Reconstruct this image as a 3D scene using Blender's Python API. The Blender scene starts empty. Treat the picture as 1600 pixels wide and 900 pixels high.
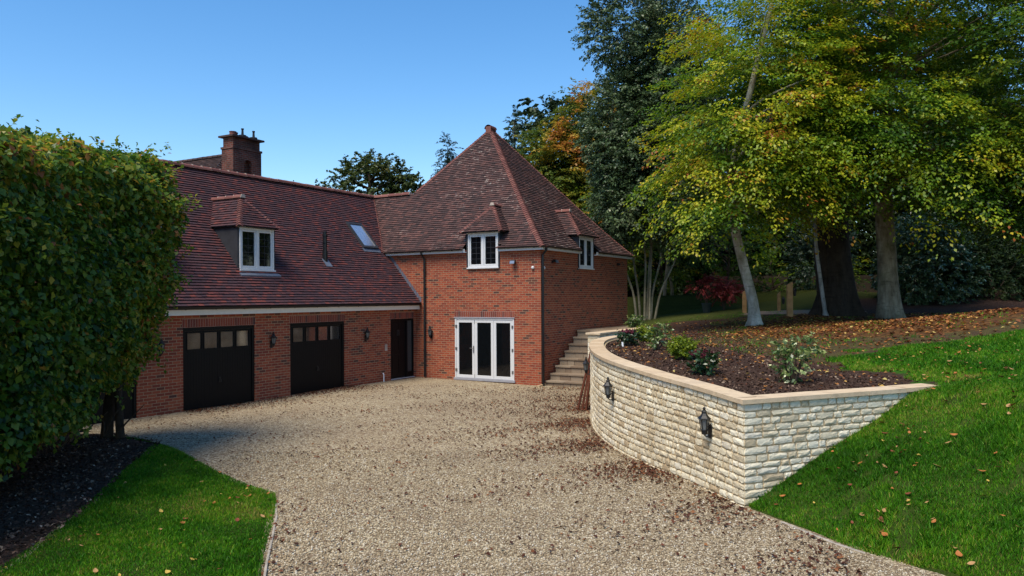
import bpy, bmesh, math, random
import numpy as np
from mathutils import Matrix, Vector
R = math.radians
rng = np.random.default_rng(7)
random.seed(7)
S = bpy.context.scene
COL = S.collection

# ------------------------------------------------------------------ camera, sky, sun, exposure
cam = bpy.data.cameras.new("camera")
camo = bpy.data.objects.new("camera", cam)
COL.objects.link(camo)
cam.sensor_width = 36.0
cam.lens = 36.0 * 1197.7 / 1600
cam.shift_y = 14.6 / 1600
cam.clip_start = 0.05
cam.clip_end = 3000
camo.matrix_world = Matrix.Translation((0, 0, 2.8)) @ Matrix.Rotation(R(90), 4, 'X') @ Matrix.Rotation(R(-0.338), 4, 'Z')
S.camera = camo

SUN_EL = 60.0
SUN_DIR = Vector((-0.58, -0.81, 0)).normalized() * math.cos(R(SUN_EL)) + Vector((0, 0, math.sin(R(SUN_EL))))
world = bpy.data.worlds.new("World")
S.world = world
world.use_nodes = True
nt = world.node_tree
bg = nt.nodes["Background"]
sky = nt.nodes.new("ShaderNodeTexSky")
sky.sky_type = 'NISHITA'
sky.sun_disc = False
sky.sun_elevation = R(SUN_EL)
sky.sun_rotation = math.atan2(SUN_DIR.x, SUN_DIR.y)
sky.altitude = 0
sky.air_density = 1.0
sky.dust_density = 0.3
sky.ozone_density = 1.6
hsv = nt.nodes.new("ShaderNodeHueSaturation")
hsv.inputs['Saturation'].default_value = 1.32
nt.links.new(sky.outputs[0], hsv.inputs['Color'])
nt.links.new(hsv.outputs[0], bg.inputs[0])
bg.inputs[1].default_value = 0.11

sun = bpy.data.lights.new("sun", 'SUN')
sun.energy = 2.75
sun.angle = R(30.0)
sun.color = (1.0, 0.91, 0.76)
suno = bpy.data.objects.new("sun", sun)
COL.objects.link(suno)
suno.rotation_euler = SUN_DIR.to_track_quat('Z', 'Y').to_euler()

S.view_settings.view_transform = 'Standard'
S.view_settings.look = 'None'
S.view_settings.exposure = 0.9
S.view_settings.gamma = 1.0
S.render.engine = 'CYCLES'
S.cycles.max_bounces = 6
S.cycles.diffuse_bounces = 3
S.cycles.glossy_bounces = 3
S.cycles.transmission_bounces = 4
S.cycles.transparent_max_bounces = 6

# ------------------------------------------------------------------ helpers: tags
def tag(o, label=None, cat=None, group=None, kind=None):
    if label: o["label"] = label
    if cat: o["category"] = cat
    if group: o["group"] = group
    if kind: o["kind"] = kind
    return o

def empty(name, loc=(0, 0, 0), rz=0.0):
    o = bpy.data.objects.new(name, None)
    COL.objects.link(o)
    o.location = loc
    o.rotation_euler = (0, 0, rz)
    o.empty_display_size = 0.2
    return o

def copy_tree(o, parent=None):
    c = o.copy()
    COL.objects.link(c)
    if parent is not None:
        c.parent = parent
    for ch in list(o.children):
        copy_tree(ch, c)
    return c

# ------------------------------------------------------------------ helpers: mesh builder
class MB:
    def __init__(s):
        s.v = []; s.f = []; s.uv = []; s.r = []
    def quad(s, p, uv=None, r=None):
        n = len(s.v)
        s.v += [tuple(q) for q in p]
        s.f.append(tuple(range(n, n + len(p))))
        s.uv.append(uv if uv is not None else [(0, 0)] * len(p))
        s.r.append(random.random() if r is None else r)
    def hexa(s, c, r=None):
        """8 corners: bottom ring 0-3, top ring 4-7"""
        n = len(s.v)
        s.v += [tuple(q) for q in c]
        rr = random.random() if r is None else r
        for f in ((3, 2, 1, 0), (4, 5, 6, 7), (0, 1, 5, 4), (1, 2, 6, 5), (2, 3, 7, 6), (3, 0, 4, 7)):
            s.f.append(tuple(n + i for i in f)); s.uv.append([(0, 0)] * 4); s.r.append(rr)
    def box(s, x0, x1, y0, y1, z0, z1, r=None):
        s.hexa([(x0, y0, z0), (x1, y0, z0), (x1, y1, z0), (x0, y1, z0), (x0, y0, z1), (x1, y0, z1), (x1, y1, z1), (x0, y1, z1)], r)
    def obox(s, o, u, n, u0, u1, n0, n1, z0, z1, r=None):
        o = np.array(o, float); u = np.array(u, float); n = np.array(n, float); k = np.array((0, 0, 1.))
        P = lambda a, b, c: o + u * a + n * b + k * c
        s.hexa([P(u0, n0, z0), P(u1, n0, z0), P(u1, n1, z0), P(u0, n1, z0), P(u0, n0, z1), P(u1, n0, z1), P(u1, n1, z1), P(u0, n1, z1)], r)
    def tube(s, pts, rad, n=8, cap=True, r=None, jit=0.0):
        pts = [np.array(p, float) for p in pts]
        if not hasattr(rad, '__len__'): rad = [rad] * len(pts)
        rr = random.random() if r is None else r
        base = len(s.v)
        ref = None
        for i, p in enumerate(pts):
            d = pts[min(i + 1, len(pts) - 1)] - pts[max(i - 1, 0)]
            d = d / (np.linalg.norm(d) + 1e-9)
            if ref is None:
                ref = np.cross(d, (0.31, 0.17, 0.93) if abs(d[2]) < 0.9 else (1., 0.1, 0))
            e1 = ref - d * (ref @ d); e1 /= np.linalg.norm(e1) + 1e-9
            ref = e1
            e2 = np.cross(d, e1)
            for k in range(n):
                a = 2 * math.pi * k / n
                q = rad[i] * (1 + (random.uniform(-jit, jit) if jit else 0))
                s.v.append(tuple(p + (e1 * math.cos(a) + e2 * math.sin(a)) * q))
        for i in range(len(pts) - 1):
            for k in range(n):
                a = base + i * n + k; b = base + i * n + (k + 1) % n
                s.f.append((a, b, b + n, a + n)); s.r.append(rr)
                s.uv.append([(0, 0)] * 4)
        if cap:
            s.f.append(tuple(base + k for k in range(n))[::-1]); s.uv.append([(0, 0)] * n); s.r.append(rr)
            e = base + (len(pts) - 1) * n
            s.f.append(tuple(e + k for k in range(n))); s.uv.append([(0, 0)] * n); s.r.append(rr)
    def lathe(s, c, prof, n=8, r=None, rot=0.0):
        """prof: list of (radius, z)"""
        base = len(s.v); rr = random.random() if r is None else r
        for (q, z) in prof:
            for k in range(n):
                a = 2 * math.pi * k / n + rot
                s.v.append((c[0] + q * math.cos(a), c[1] + q * math.sin(a), c[2] + z))
        for i in range(len(prof) - 1):
            for k in range(n):
                a = base + i * n + k; b = base + i * n + (k + 1) % n
                s.f.append((a, b, b + n, a + n)); s.r.append(rr); s.uv.append([(0, 0)] * 4)
        s.f.append(tuple(base + k for k in range(n))[::-1]); s.uv.append([(0, 0)] * n); s.r.append(rr)
        e = base + (len(prof) - 1) * n
        s.f.append(tuple(e + k for k in range(n))); s.uv.append([(0, 0)] * n); s.r.append(rr)
    def build(s, name, mat, parent=None, smooth=False, bevel=0.0, fix=False):
        me = bpy.data.meshes.new(name)
        me.from_pydata(s.v, [], s.f)
        uvl = me.uv_layers.new(name="UVMap")
        uvl.data.foreach_set("uv", np.array([c for f in s.uv for c in f], dtype=np.float32).ravel())
        at = me.attributes.new("rnd", 'FLOAT', 'FACE')
        at.data.foreach_set("value", np.array(s.r, dtype=np.float32))
        if fix:
            bm = bmesh.new(); bm.from_mesh(me)
            bmesh.ops.recalc_face_normals(bm, faces=bm.faces)
            bm.to_mesh(me); bm.free()
        if smooth:
            me.polygons.foreach_set("use_smooth", [True] * len(me.polygons))
        me.materials.append(mat)
        me.update()
        o = bpy.data.objects.new(name, me)
        COL.objects.link(o)
        if parent is not None: o.parent = parent
        if bevel:
            m = o.modifiers.new("bevel", 'BEVEL'); m.width = bevel; m.segments = 2; m.limit_method = 'ANGLE'
        return o

def np_mesh(name, V, F, mat, parent=None, rnd=None, smooth=False, extra=None):
    """V (n,3), F (m,k) arrays"""
    me = bpy.data.meshes.new(name)
    V = np.asarray(V, np.float32); F = np.asarray(F, np.int32)
    me.vertices.add(len(V)); me.vertices.foreach_set("co", V.ravel())
    k = F.shape[1]
    me.loops.add(F.size); me.loops.foreach_set("vertex_index", F.ravel())
    me.polygons.add(len(F))
    me.polygons.foreach_set("loop_start", np.arange(0, F.size, k, dtype=np.int32))
    if rnd is not None:
        at = me.attributes.new("rnd", 'FLOAT', 'FACE'); at.data.foreach_set("value", np.asarray(rnd, np.float32))
    for nm, vals in (extra or {}).items():
        at = me.attributes.new(nm, 'FLOAT', 'POINT'); at.data.foreach_set("value", np.asarray(vals, np.float32))
    me.update(calc_edges=True)
    if smooth: me.polygons.foreach_set("use_smooth", np.ones(len(F), bool))
    me.materials.append(mat)
    o = bpy.data.objects.new(name, me)
    COL.objects.link(o)
    if parent is not None: o.parent = parent
    return o

# ------------------------------------------------------------------ helpers: materials
class NT:
    def __init__(s, name):
        s.m = bpy.data.materials.new(name); s.m.use_nodes = True
        s.t = s.m.node_tree; s.b = s.t.nodes["Principled BSDF"]; s.out = s.t.nodes["Material Output"]
    def n(s, typ, **kw):
        x = s.t.nodes.new(typ)
        for k, v in kw.items(): setattr(x, k, v)
        return x
    def set(s, sock, v):
        if hasattr(v, 'is_linked') or isinstance(v, bpy.types.NodeSocket): s.t.links.new(v, sock)
        else: sock.default_value = v
    def coords(s, kind='Object'): return s.n("ShaderNodeTexCoord").outputs[kind]
    def noise(s, vec, scale, detail=3, rough=0.6, out='Fac'):
        x = s.n("ShaderNodeTexNoise"); s.set(x.inputs['Vector'], vec)
        x.inputs['Scale'].default_value = scale; x.inputs['Detail'].default_value = detail; x.inputs['Roughness'].default_value = rough
        return x.outputs[out]
    def vor(s, vec, scale, out='Color', feature='F1'):
        x = s.n("ShaderNodeTexVoronoi", feature=feature); s.set(x.inputs['Vector'], vec); x.inputs['Scale'].default_value = scale
        return x.outputs[out]
    def ramp(s, fac, stops, mode='LINEAR'):
        x = s.n("ShaderNodeValToRGB"); cr = x.color_ramp; cr.interpolation = mode
        while len(cr.elements) < len(stops): cr.elements.new(0.5)
        for e, (p, c) in zip(cr.elements, stops):
            e.position = p; e.color = (*c, 1) if len(c) == 3 else c
        s.set(x.inputs[0], fac); return x.outputs[0]
    def mix(s, fac, a, b, mode='MIX'):
        x = s.n("ShaderNodeMix", data_type='RGBA', blend_type=mode)
        s.set(x.inputs[0], fac)
        s.set(x.inputs[6], (*a, 1) if isinstance(a, tuple) else a)
        s.set(x.inputs[7], (*b, 1) if isinstance(b, tuple) else b)
        return x.outputs[2]
    def math(s, op, a, b=0.5, clamp=False):
        x = s.n("ShaderNodeMath", operation=op, use_clamp=clamp); s.set(x.inputs[0], a); s.set(x.inputs[1], b); return x.outputs[0]
    def attr(s, name, out='Fac'):
        x = s.n("ShaderNodeAttribute"); x.attribute_name = name; return x.outputs[out]
    def bump(s, h, strength=0.4, dist=0.02, normal=None):
        x = s.n("ShaderNodeBump"); x.inputs['Strength'].default_value = strength; x.inputs['Distance'].default_value = dist
        s.set(x.inputs['Height'], h)
        if normal is not None: s.set(x.inputs['Normal'], normal)
        return x.outputs[0]
    def done(s, col=None, rough=0.8, spec=0.3, normal=None, metal=0.0):
        if col is not None: s.set(s.b.inputs['Base Color'], (*col, 1) if isinstance(col, tuple) else col)
        s.set(s.b.inputs['Roughness'], rough); s.set(s.b.inputs['Specular IOR Level'], spec)
        s.b.inputs['Metallic'].default_value = metal
        if normal is not None: s.set(s.b.inputs['Normal'], normal)
        return s.m

def plain(name, col, rough=0.6, spec=0.3, var=0.12, scale=9.0, bump=0.0, metal=0.0):
    n = NT(name); c = n.coords()
    f = n.noise(c, scale, 4)
    a = tuple(x * (1 - var) for x in col); b = tuple(min(1, x * (1 + var)) for x in col)
    cc = n.ramp(f, [(0.3, a), (0.7, b)])
    return n.done(cc, rough, spec, n.bump(n.noise(c, scale * 12, 3), bump, 0.01) if bump else None, metal)

def brick_mat():
    n = NT("red_brick"); uv = n.n("ShaderNodeUVMap").outputs[0]
    br = n.n("ShaderNodeTexBrick"); n.set(br.inputs['Vector'], uv)
    br.inputs['Scale'].default_value = 1.0
    br.inputs['Brick Width'].default_value = 0.225; br.inputs['Row Height'].default_value = 0.075
    br.inputs['Mortar Size'].default_value = 0.008; br.inputs['Mortar Smooth'].default_value = 0.1
    br.inputs['Color1'].default_value = (0, 0, 0, 1); br.inputs['Color2'].default_value = (1, 1, 1, 1); br.inputs['Mortar'].default_value = (0.5, 0.5, 0.5, 1)
    col = n.ramp(br.outputs['Color'], [(0.0, (0.34, 0.072, 0.034)), (0.2, (0.26, 0.049, 0.026)), (0.42, (0.37, 0.088, 0.040)), (0.6, (0.29, 0.055, 0.028)), (0.75, (0.21, 0.041, 0.026)), (0.90, (0.10, 0.038, 0.028)), (0.96, (0.055, 0.032, 0.03))], 'CONSTANT')
    big = n.noise(uv, 0.7, 4)
    col = n.mix(n.math('MULTIPLY', n.noise(uv, 55, 2), 0.35), col, (0.17, 0.06, 0.035))
    col = n.mix(n.ramp(big, [(0.35, (0, 0, 0)), (0.75, (0.3, 0.3, 0.3))]), col, (0.17, 0.055, 0.03))
    mor = n.ramp(n.noise(uv, 18, 3), [(0.3, (0.24, 0.15, 0.09)), (0.7, (0.38, 0.25, 0.16))])
    c = n.mix(br.outputs['Fac'], col, mor)
    h = n.math('SUBTRACT', 1.0, br.outputs['Fac'])
    h2 = n.math('ADD', h, n.math('MULTIPLY', n.noise(uv, 90, 3), 0.35))
    return n.done(c, 0.88, 0.2, n.bump(h2, 0.6, 0.008))

def tile_mat(name, stops, lichen=None):
    n = NT(name); c = n.coords(); f = n.attr("rnd")
    col = n.ramp(f, stops, 'LINEAR')
    col = n.mix(n.math('MULTIPLY', n.noise(c, 30, 3), 0.4), col, (0.05, 0.025, 0.028))
    col = n.mix(n.ramp(n.noise(c, 0.5, 4), [(0.4, (0, 0, 0)), (0.7, (0.28, 0.28, 0.28))]), col, (0.055, 0.028, 0.026))
    if lichen:
        sc, th, am = lichen
        p = n.ramp(n.noise(c, sc, 2), [(th, (0, 0, 0)), (th + 0.12, (1, 1, 1))])
        q = n.ramp(n.noise(c, 9.0, 5, 0.75), [(0.50, (0, 0, 0)), (0.60, (1, 1, 1))])
        q2 = n.ramp(f, [(0.50, (0, 0, 0)), (0.6, (1, 1, 1))])
        q3 = n.ramp(n.noise(c, 26, 4, 0.8), [(0.42, (0, 0, 0)), (0.56, (1, 1, 1))])
        k = n.math('MULTIPLY', n.math('MULTIPLY', n.math('MULTIPLY', p, q), q2), n.math('MULTIPLY', q3, am))
        col = n.mix(k, col, (0.36, 0.33, 0.29))
    return n.done(col, 0.82, 0.25, n.bump(n.noise(c, 70, 3), 0.35, 0.006))

def leaf_mat(name, stops, trans=0.35, rough=0.45, spec=0.4):
    n = NT(name)
    col = n.ramp(n.attr("rnd"), stops)
    n.done(col, rough, spec)
    tr = n.n("ShaderNodeBsdfTranslucent"); n.set(tr.inputs[0], col)
    mx = n.n("ShaderNodeMixShader"); mx.inputs[0].default_value = trans
    n.t.links.new(n.b.outputs[0], mx.inputs[1]); n.t.links.new(tr.outputs[0], mx.inputs[2])
    n.t.links.new(mx.outputs[0], n.out.inputs[0])
    return n.m

def bark_mat(name, a, b, sc=3.0, moss=None):
    n = NT(name); c = n.coords()
    mp = n.n("ShaderNodeMapping"); mp.inputs['Scale'].default_value = (1, 1, 0.35); n.set(mp.inputs[0], c)
    f = n.noise(mp.outputs[0], sc, 6, 0.7)
    col = n.ramp(f, [(0.32, a), (0.68, b)])
    mp2 = n.n("ShaderNodeMapping"); mp2.inputs['Scale'].default_value = (1, 1, 5.0); n.set(mp2.inputs[0], c)
    col = n.mix(n.ramp(n.noise(mp2.outputs[0], 2.2, 3), [(0.55, (0, 0, 0)), (0.7, (0.5, 0.5, 0.5))]), col, tuple(x * 0.45 for x in a))
    if moss: col = n.mix(n.ramp(n.noise(c, 1.3, 4), [(0.5, (0, 0, 0)), (0.66, (0.6, 0.6, 0.6))]), col, moss)
    return n.done(col, 0.9, 0.15, n.bump(n.noise(mp.outputs[0], sc * 6, 5), 0.7, 0.03))

M = {}
M['brick'] = brick_mat()
M['soldier'] = tile_mat("soldier_brick", [(0.0, (0.30, 0.07, 0.035)), (0.5, (0.24, 0.05, 0.028)), (0.85, (0.19, 0.045, 0.03)), (1.0, (0.07, 0.035, 0.03))])
M['tile_new'] = tile_mat("plum_clay_tile", [(0.0, (0.050, 0.030, 0.038)), (0.4, (0.074, 0.034, 0.039)), (0.7, (0.100, 0.036, 0.037)), (0.88, (0.135, 0.038, 0.035)), (1.0, (0.19, 0.048, 0.036))])
M['tile_old'] = tile_mat("weathered_clay_tile", [(0.0, (0.046, 0.032, 0.030)), (0.4, (0.080, 0.045, 0.040)), (0.75, (0.112, 0.054, 0.046)), (1.0, (0.16, 0.074, 0.060))], (0.55, 0.49, 0.9))
M['tile_dark'] = tile_mat("old_brown_tile", [(0.0, (0.030, 0.020, 0.018)), (0.5, (0.055, 0.034, 0.028)), (1.0, (0.09, 0.05, 0.038))])
M['ridge'] = tile_mat("red_ridge_tile", [(0.0, (0.15, 0.055, 0.045)), (0.6, (0.20, 0.072, 0.055)), (1.0, (0.26, 0.105, 0.08))])
M['mortar'] = plain("pale_mortar", (0.42, 0.34, 0.28), 0.9, 0.1, 0.2)
M['white'] = plain("white_paint", (0.62, 0.62, 0.62), 0.35, 0.4, 0.03)
M['cream'] = plain("cream_fascia_paint", (0.70, 0.64, 0.56), 0.5, 0.3, 0.05)
M['blackpaint'] = plain("black_paint", (0.0035, 0.0035, 0.004), 0.5, 0.18, 0.2)
M['blackplastic'] = plain("black_plastic", (0.008, 0.008, 0.009), 0.35, 0.4, 0.2)
M['iron'] = plain("black_iron", (0.010, 0.010, 0.011), 0.45, 0.4, 0.3)
M['lead'] = plain("lead_sheet", (0.028, 0.029, 0.034), 0.6, 0.35, 0.25, 4)
M['leadlight'] = plain("grey_lead_flashing", (0.10, 0.115, 0.15), 0.5, 0.4, 0.2, 4)
M['steel'] = plain("satin_steel", (0.35, 0.35, 0.36), 0.35, 0.5, 0.05, metal=0.9)
M['glass'] = plain("dark_window_glass", (0.004, 0.005, 0.006), 0.04, 0.5, 0.2)
M['glass_sky'] = plain("skylight_glass", (0.80, 0.78, 0.78), 0.2, 1.0, 0.1, metal=0.85)
M['glass_garage'] = plain("garage_pane_glass", (0.16, 0.15, 0.14), 0.06, 0.9, 0.5, 1.1, metal=0.8)
M['obscure'] = plain("frosted_glass", (0.05, 0.055, 0.055), 0.3, 0.5, 0.3, 30)
M['lampglass'] = plain("lantern_glass", (0.13, 0.14, 0.14), 0.12, 0.6, 0.1)
M['sill'] = plain("grey_sill", (0.30, 0.30, 0.33), 0.5, 0.3, 0.1)
M['sand'] = None

def stone_mat():
    n = NT("cream_walling_stone"); c = n.coords(); f = n.attr("rnd")
    col = n.ramp(f, [(0.0, (0.44, 0.33, 0.20)), (0.14, (0.58, 0.48, 0.32)), (0.45, (0.73, 0.64, 0.46)), (0.85, (0.81, 0.74, 0.57)), (1.0, (0.68, 0.61, 0.48))])
    col = n.mix(n.ramp(n.noise(c, 14, 5, 0.7), [(0.5, (0, 0, 0)), (0.78, (0.45, 0.45, 0.45))]), col, (0.42, 0.31, 0.18))
    col = n.mix(n.ramp(n.noise(c, 1.1, 4), [(0.48, (0, 0, 0)), (0.75, (0.5, 0.5, 0.5))]), col, (0.42, 0.32, 0.19))
    col = n.mix(n.ramp(n.noise(c, 60, 2), [(0.62, (0, 0, 0)), (0.72, (0.4, 0.4, 0.4))]), col, (0.15, 0.12, 0.09))
    return n.done(col, 0.9, 0.15, n.bump(n.noise(c, 32, 6, 0.7), 0.55, 0.02))
M['stone'] = stone_mat()
def cope_mat():
    n = NT("buff_coping_stone"); c = n.coords(); f = n.attr("rnd")
    col = n.ramp(f, [(0.0, (0.50, 0.36, 0.22)), (0.5, (0.57, 0.43, 0.275)), (1.0, (0.60, 0.47, 0.32))])
    col = n.mix(n.ramp(n.noise(c, 5, 6, 0.7), [(0.45, (0, 0, 0)), (0.8, (0.7, 0.7, 0.7))]), col, (0.26, 0.19, 0.13))
    col = n.mix(n.ramp(n.vor(c, 28, 'Distance'), [(0.04, (0.8, 0.8, 0.8)), (0.16, (0, 0, 0))]), col, n.mix(n.noise(c, 2, 2), col, (0.17, 0.12, 0.09)))
    return n.done(col, 0.85, 0.2, n.bump(n.noise(c, 40, 5), 0.35, 0.01))
M['coping'] = cope_mat()
M['stonemortar'] = plain("sandy_mortar", (0.50, 0.38, 0.23), 0.95, 0.1, 0.22, 6, 0.5)
M['step'] = tile_mat("step_stone", [(0.0, (0.24, 0.175, 0.115)), (0.5, (0.32, 0.245, 0.165)), (1.0, (0.40, 0.32, 0.225))])
M['timber'] = plain("oak_timber", (0.36, 0.20, 0.085), 0.75, 0.2, 0.25, 5, 0.3)
M['plank'] = plain("red_stained_plank", (0.115, 0.036, 0.02), 0.7, 0.2, 0.3, 4, 0.3)
M['fence'] = plain("dark_fence_wood", (0.035, 0.027, 0.02), 0.9, 0.1, 0.35, 3, 0.3)
M['pot'] = plain("dark_plant_pot", (0.02, 0.03, 0.028), 0.5, 0.3, 0.2)
M['kerb'] = plain("pale_kerb_stone", (0.33, 0.29, 0.24), 0.9, 0.15, 0.25, 8, 0.4)

# ------------------------------------------------------------------ terrain
def sstep(a, b, x):
    t = np.clip((x - a) / (b - a), 0, 1); return t * t * (3 - 2 * t)
def h_garden(X, Y):
    X = np.asarray(X, float); Y = np.asarray(Y, float)
    z = 1.33 + 0.25 * sstep(10.5, 16, Y) + np.clip(Y - 14, 0, 28) * 0.035 * np.clip((X - 4) / 6, 0, 1)
    z = z + 0.17 * np.clip(X - 6, 0, 5) * (1 - sstep(15, 25, Y))
    mound = 0.75 * np.exp(-(((X - 21) / 5.5) ** 2 + ((Y - 35) / 3.0) ** 2)) + 0.55 * np.exp(-(((X - 14.5) / 2.2) ** 2 + ((Y - 36) / 2.0) ** 2))
    return z + mound + 0.012 * np.sin(X * 2.1 + Y * 1.3) + 0.012 * np.sin(X * 0.9 - Y * 2.3)
def h_bank(X, Y):
    s = (np.asarray(X) - 3.08) * 0.914 + (np.asarray(Y) - 10.15) * 0.405
    b = 0.44 * s + 0.025 * np.sin(X * 3.0 + 1.0) * np.clip(s, 0, 1) + 0.02 * np.sin(Y * 2.3 + X) * np.clip(s, 0, 1)
    g = h_garden(X, Y)
    k = 0.10
    h = np.clip(0.5 + 0.5 * (g - b) / k, 0, 1)
    return g * (1 - h) + b * h - k * h * (1 - h) * 0.5

# retaining wall outer line (base) and coping underside height
WALL = np.array([(3.06, 10.15), (2.82, 11.0), (2.59, 11.75), (2.36, 12.4), (2.12, 13.2), (1.93, 14.0), (1.81, 14.8), (1.75, 15.6), (1.75, 16.4), (1.79, 17.2), (1.87, 18.2), (2.0, 19.2), (2.18, 20.2), (2.42, 21.1), (2.72, 21.9), (3.05, 22.55)])
WALLZ = np.array([1.37, 1.41, 1.44, 1.47, 1.51, 1.54, 1.56, 1.58, 1.59, 1.6, 1.6, 1.6, 1.6, 1.6, 1.6, 1.6])
FACE_END = np.array((6.45, 11.60))      # right-hand straight face of the wall

def resample(P, step, extra=None):
    d = np.r_[0, np.cumsum(np.linalg.norm(np.diff(P, axis=0), axis=1))]
    # smooth by cubic (Catmull-Rom through numpy: piecewise hermite)
    n = max(2, int(round(d[-1] / step)) + 1)
    s = np.linspace(0, d[-1], n)
    m = np.gradient(P, d, axis=0)
    out = np.zeros((n, P.shape[1]))
    idx = np.clip(np.searchsorted(d, s, side='right') - 1, 0, len(d) - 2)
    h = d[idx + 1] - d[idx]; t = ((s - d[idx]) / h)[:, None]; h = h[:, None]
    out = (2 * t**3 - 3 * t**2 + 1) * P[idx] + (t**3 - 2 * t**2 + t) * h * m[idx] + (-2 * t**3 + 3 * t**2) * P[idx + 1] + (t**3 - t**2) * h * m[idx + 1]
    ex = None if extra is None else np.interp(s, d, extra)
    return out, s, ex

# ------------------------------------------------------------------ ground materials
def garden_mat():
    n = NT("garden_ground"); c = n.coords()
    wob = n.math('MULTIPLY', n.math('SUBTRACT', n.noise(c, 1.6, 6, 0.7), 0.5), 0.9)
    wob2 = n.math('MULTIPLY', n.math('SUBTRACT', n.noise(c, 0.5, 3, 0.6), 0.5), 0.7)
    def zone(name):
        a = n.math('ADD', n.math('ADD', n.attr(name), wob), wob2)
        return n.ramp(a, [(0.42, (0, 0, 0)), (0.58, (1, 1, 1))])
    fine = n.noise(c, 38, 5, 0.75)
    soil = n.ramp(fine, [(0.3, (0.030, 0.016, 0.011)), (0.55, (0.078, 0.044, 0.030)), (0.8, (0.17, 0.105, 0.072))])
    mulch = n.vor(c, 30, 'Color')
    soil = n.mix(0.45, soil, n.ramp(mulch, [(0.2, (0.03, 0.016, 0.012)), (0.7, (0.075, 0.045, 0.034)), (1.0, (0.15, 0.10, 0.075))]))
    dry = n.ramp(fine, [(0.3, (0.050, 0.042, 0.016)), (0.6, (0.11, 0.088, 0.034)), (0.8, (0.16, 0.115, 0.05))])
    dry = n.mix(n.ramp(n.noise(c, 3.5, 5, 0.7), [(0.45, (0, 0, 0)), (0.62, (0.8, 0.8, 0.8))]), dry, soil)
    green = n.ramp(fine, [(0.3, (0.018, 0.070, 0.005)), (0.6, (0.045, 0.15, 0.010)), (0.85, (0.08, 0.20, 0.018))])
    olive = n.ramp(fine, [(0.3, (0.035, 0.045, 0.010)), (0.7, (0.085, 0.098, 0.022))])
    leafv = n.ramp(n.vor(c, 13, 'Color'), [(0.1, (0.045, 0.022, 0.012)), (0.5, (0.12, 0.050, 0.018)), (0.8, (0.22, 0.095, 0.03)), (1.0, (0.07, 0.035, 0.016))])
    path = n.ramp(fine, [(0.3, (0.30, 0.20, 0.135)), (0.7, (0.48, 0.34, 0.24))])
    col = n.mix(zone("dry"), soil, dry)
    col = n.mix(zone("olive"), col, olive)
    col = n.mix(n.math('MULTIPLY', zone("leaf"), 0.75), col, leafv)
    col = n.mix(zone("green"), col, green)
    col = n.mix(zone("path"), col, path)
    return n.done(col, 0.95, 0.1, n.bump(n.math('ADD', n.noise(c, 60, 4, 0.8), n.math('MULTIPLY', n.noise(c, 12, 4, 0.7), 2.0)), 0.9, 0.035))
M['garden'] = garden_mat()

def gravel_mat():
    n = NT("buff_gravel"); c = n.coords()
    v = n.n("ShaderNodeTexVoronoi"); v.inputs['Scale'].default_value = 36; n.set(v.inputs['Vector'], c)
    sep = n.n("ShaderNodeSeparateColor"); n.set(sep.inputs[0], v.outputs['Color'])
    col = n.ramp(sep.outputs[0], [(0.0, (0.185, 0.13, 0.072)), (0.3, (0.345, 0.265, 0.155)), (0.6, (0.50, 0.405, 0.25)), (0.85, (0.63, 0.535, 0.355)), (1.0, (0.74, 0.67, 0.52))])
    v2 = n.n("ShaderNodeTexVoronoi"); v2.inputs['Scale'].default_value = 13; n.set(v2.inputs['Vector'], c)
    sp2 = n.n("ShaderNodeSeparateColor"); n.set(sp2.inputs[0], v2.outputs['Color'])
    col = n.mix(n.ramp(sp2.outputs[1], [(0.84, (0, 0, 0)), (0.88, (0.4, 0.4, 0.4))]), col, n.ramp(sp2.outputs[0], [(0, (0.10, 0.05, 0.03)), (1, (0.22, 0.14, 0.09))]))
    big = n.noise(c, 0.35, 5, 0.65)
    col = n.mix(n.ramp(big, [(0.38, (0, 0, 0)), (0.7, (0.45, 0.45, 0.45))]), col, (0.25, 0.175, 0.11))
    gap = n.ramp(v.outputs['Distance'], [(0.35, (0, 0, 0)), (0.75, (0.75, 0.75, 0.75))])
    col = n.mix(gap, col, (0.11, 0.075, 0.05))
    h = n.math('SUBTRACT', 1.0, v.outputs['Distance'])
    return n.done(col, 0.9, 0.2, n.bump(n.math('ADD', h, n.math('MULTIPLY', n.noise(c, 6, 4), 0.8)), 0.8, 0.03))
M['gravel'] = gravel_mat()
M['pebble'] = tile_mat("pebble", [(0.0, (0.19, 0.135, 0.076)), (0.3, (0.37, 0.285, 0.17)), (0.65, (0.53, 0.43, 0.27)), (0.9, (0.66, 0.575, 0.41)), (1.0, (0.77, 0.71, 0.59))])

def lawn_mat():
    n = NT("lawn_turf"); c = n.coords(); f = n.noise(c, 40, 5, 0.75)
    col = n.ramp(f, [(0.3, (0.020, 0.030, 0.006)), (0.55, (0.045, 0.075, 0.010)), (0.85, (0.085, 0.11, 0.025))])
    col = n.mix(n.ramp(n.noise(c, 1.1, 5, 0.7), [(0.60, (0, 0, 0)), (0.72, (0.8, 0.8, 0.8))]), col, (0.05, 0.035, 0.018))
    return n.done(col, 0.95, 0.1, n.bump(n.noise(c, 60, 4, 0.8), 0.9, 0.03))
M['lawn'] = lawn_mat()
def soil_mat():
    n = NT("bark_soil"); c = n.coords(); f = n.noise(c, 25, 6, 0.75)
    col = n.ramp(f, [(0.35, (0.032, 0.019, 0.013)), (0.55, (0.085, 0.054, 0.038)), (0.75, (0.19, 0.13, 0.09))])
    col = n.mix(n.ramp(n.vor(c, 22, 'Color'), [(0.75, (0, 0, 0)), (0.9, (0.5, 0.5, 0.5))]), col, (0.12, 0.085, 0.06))
    return n.done(col, 0.95, 0.1, n.bump(n.noise(c, 30, 6, 0.8), 1.0, 0.05))
M['soil'] = soil_mat()

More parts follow.
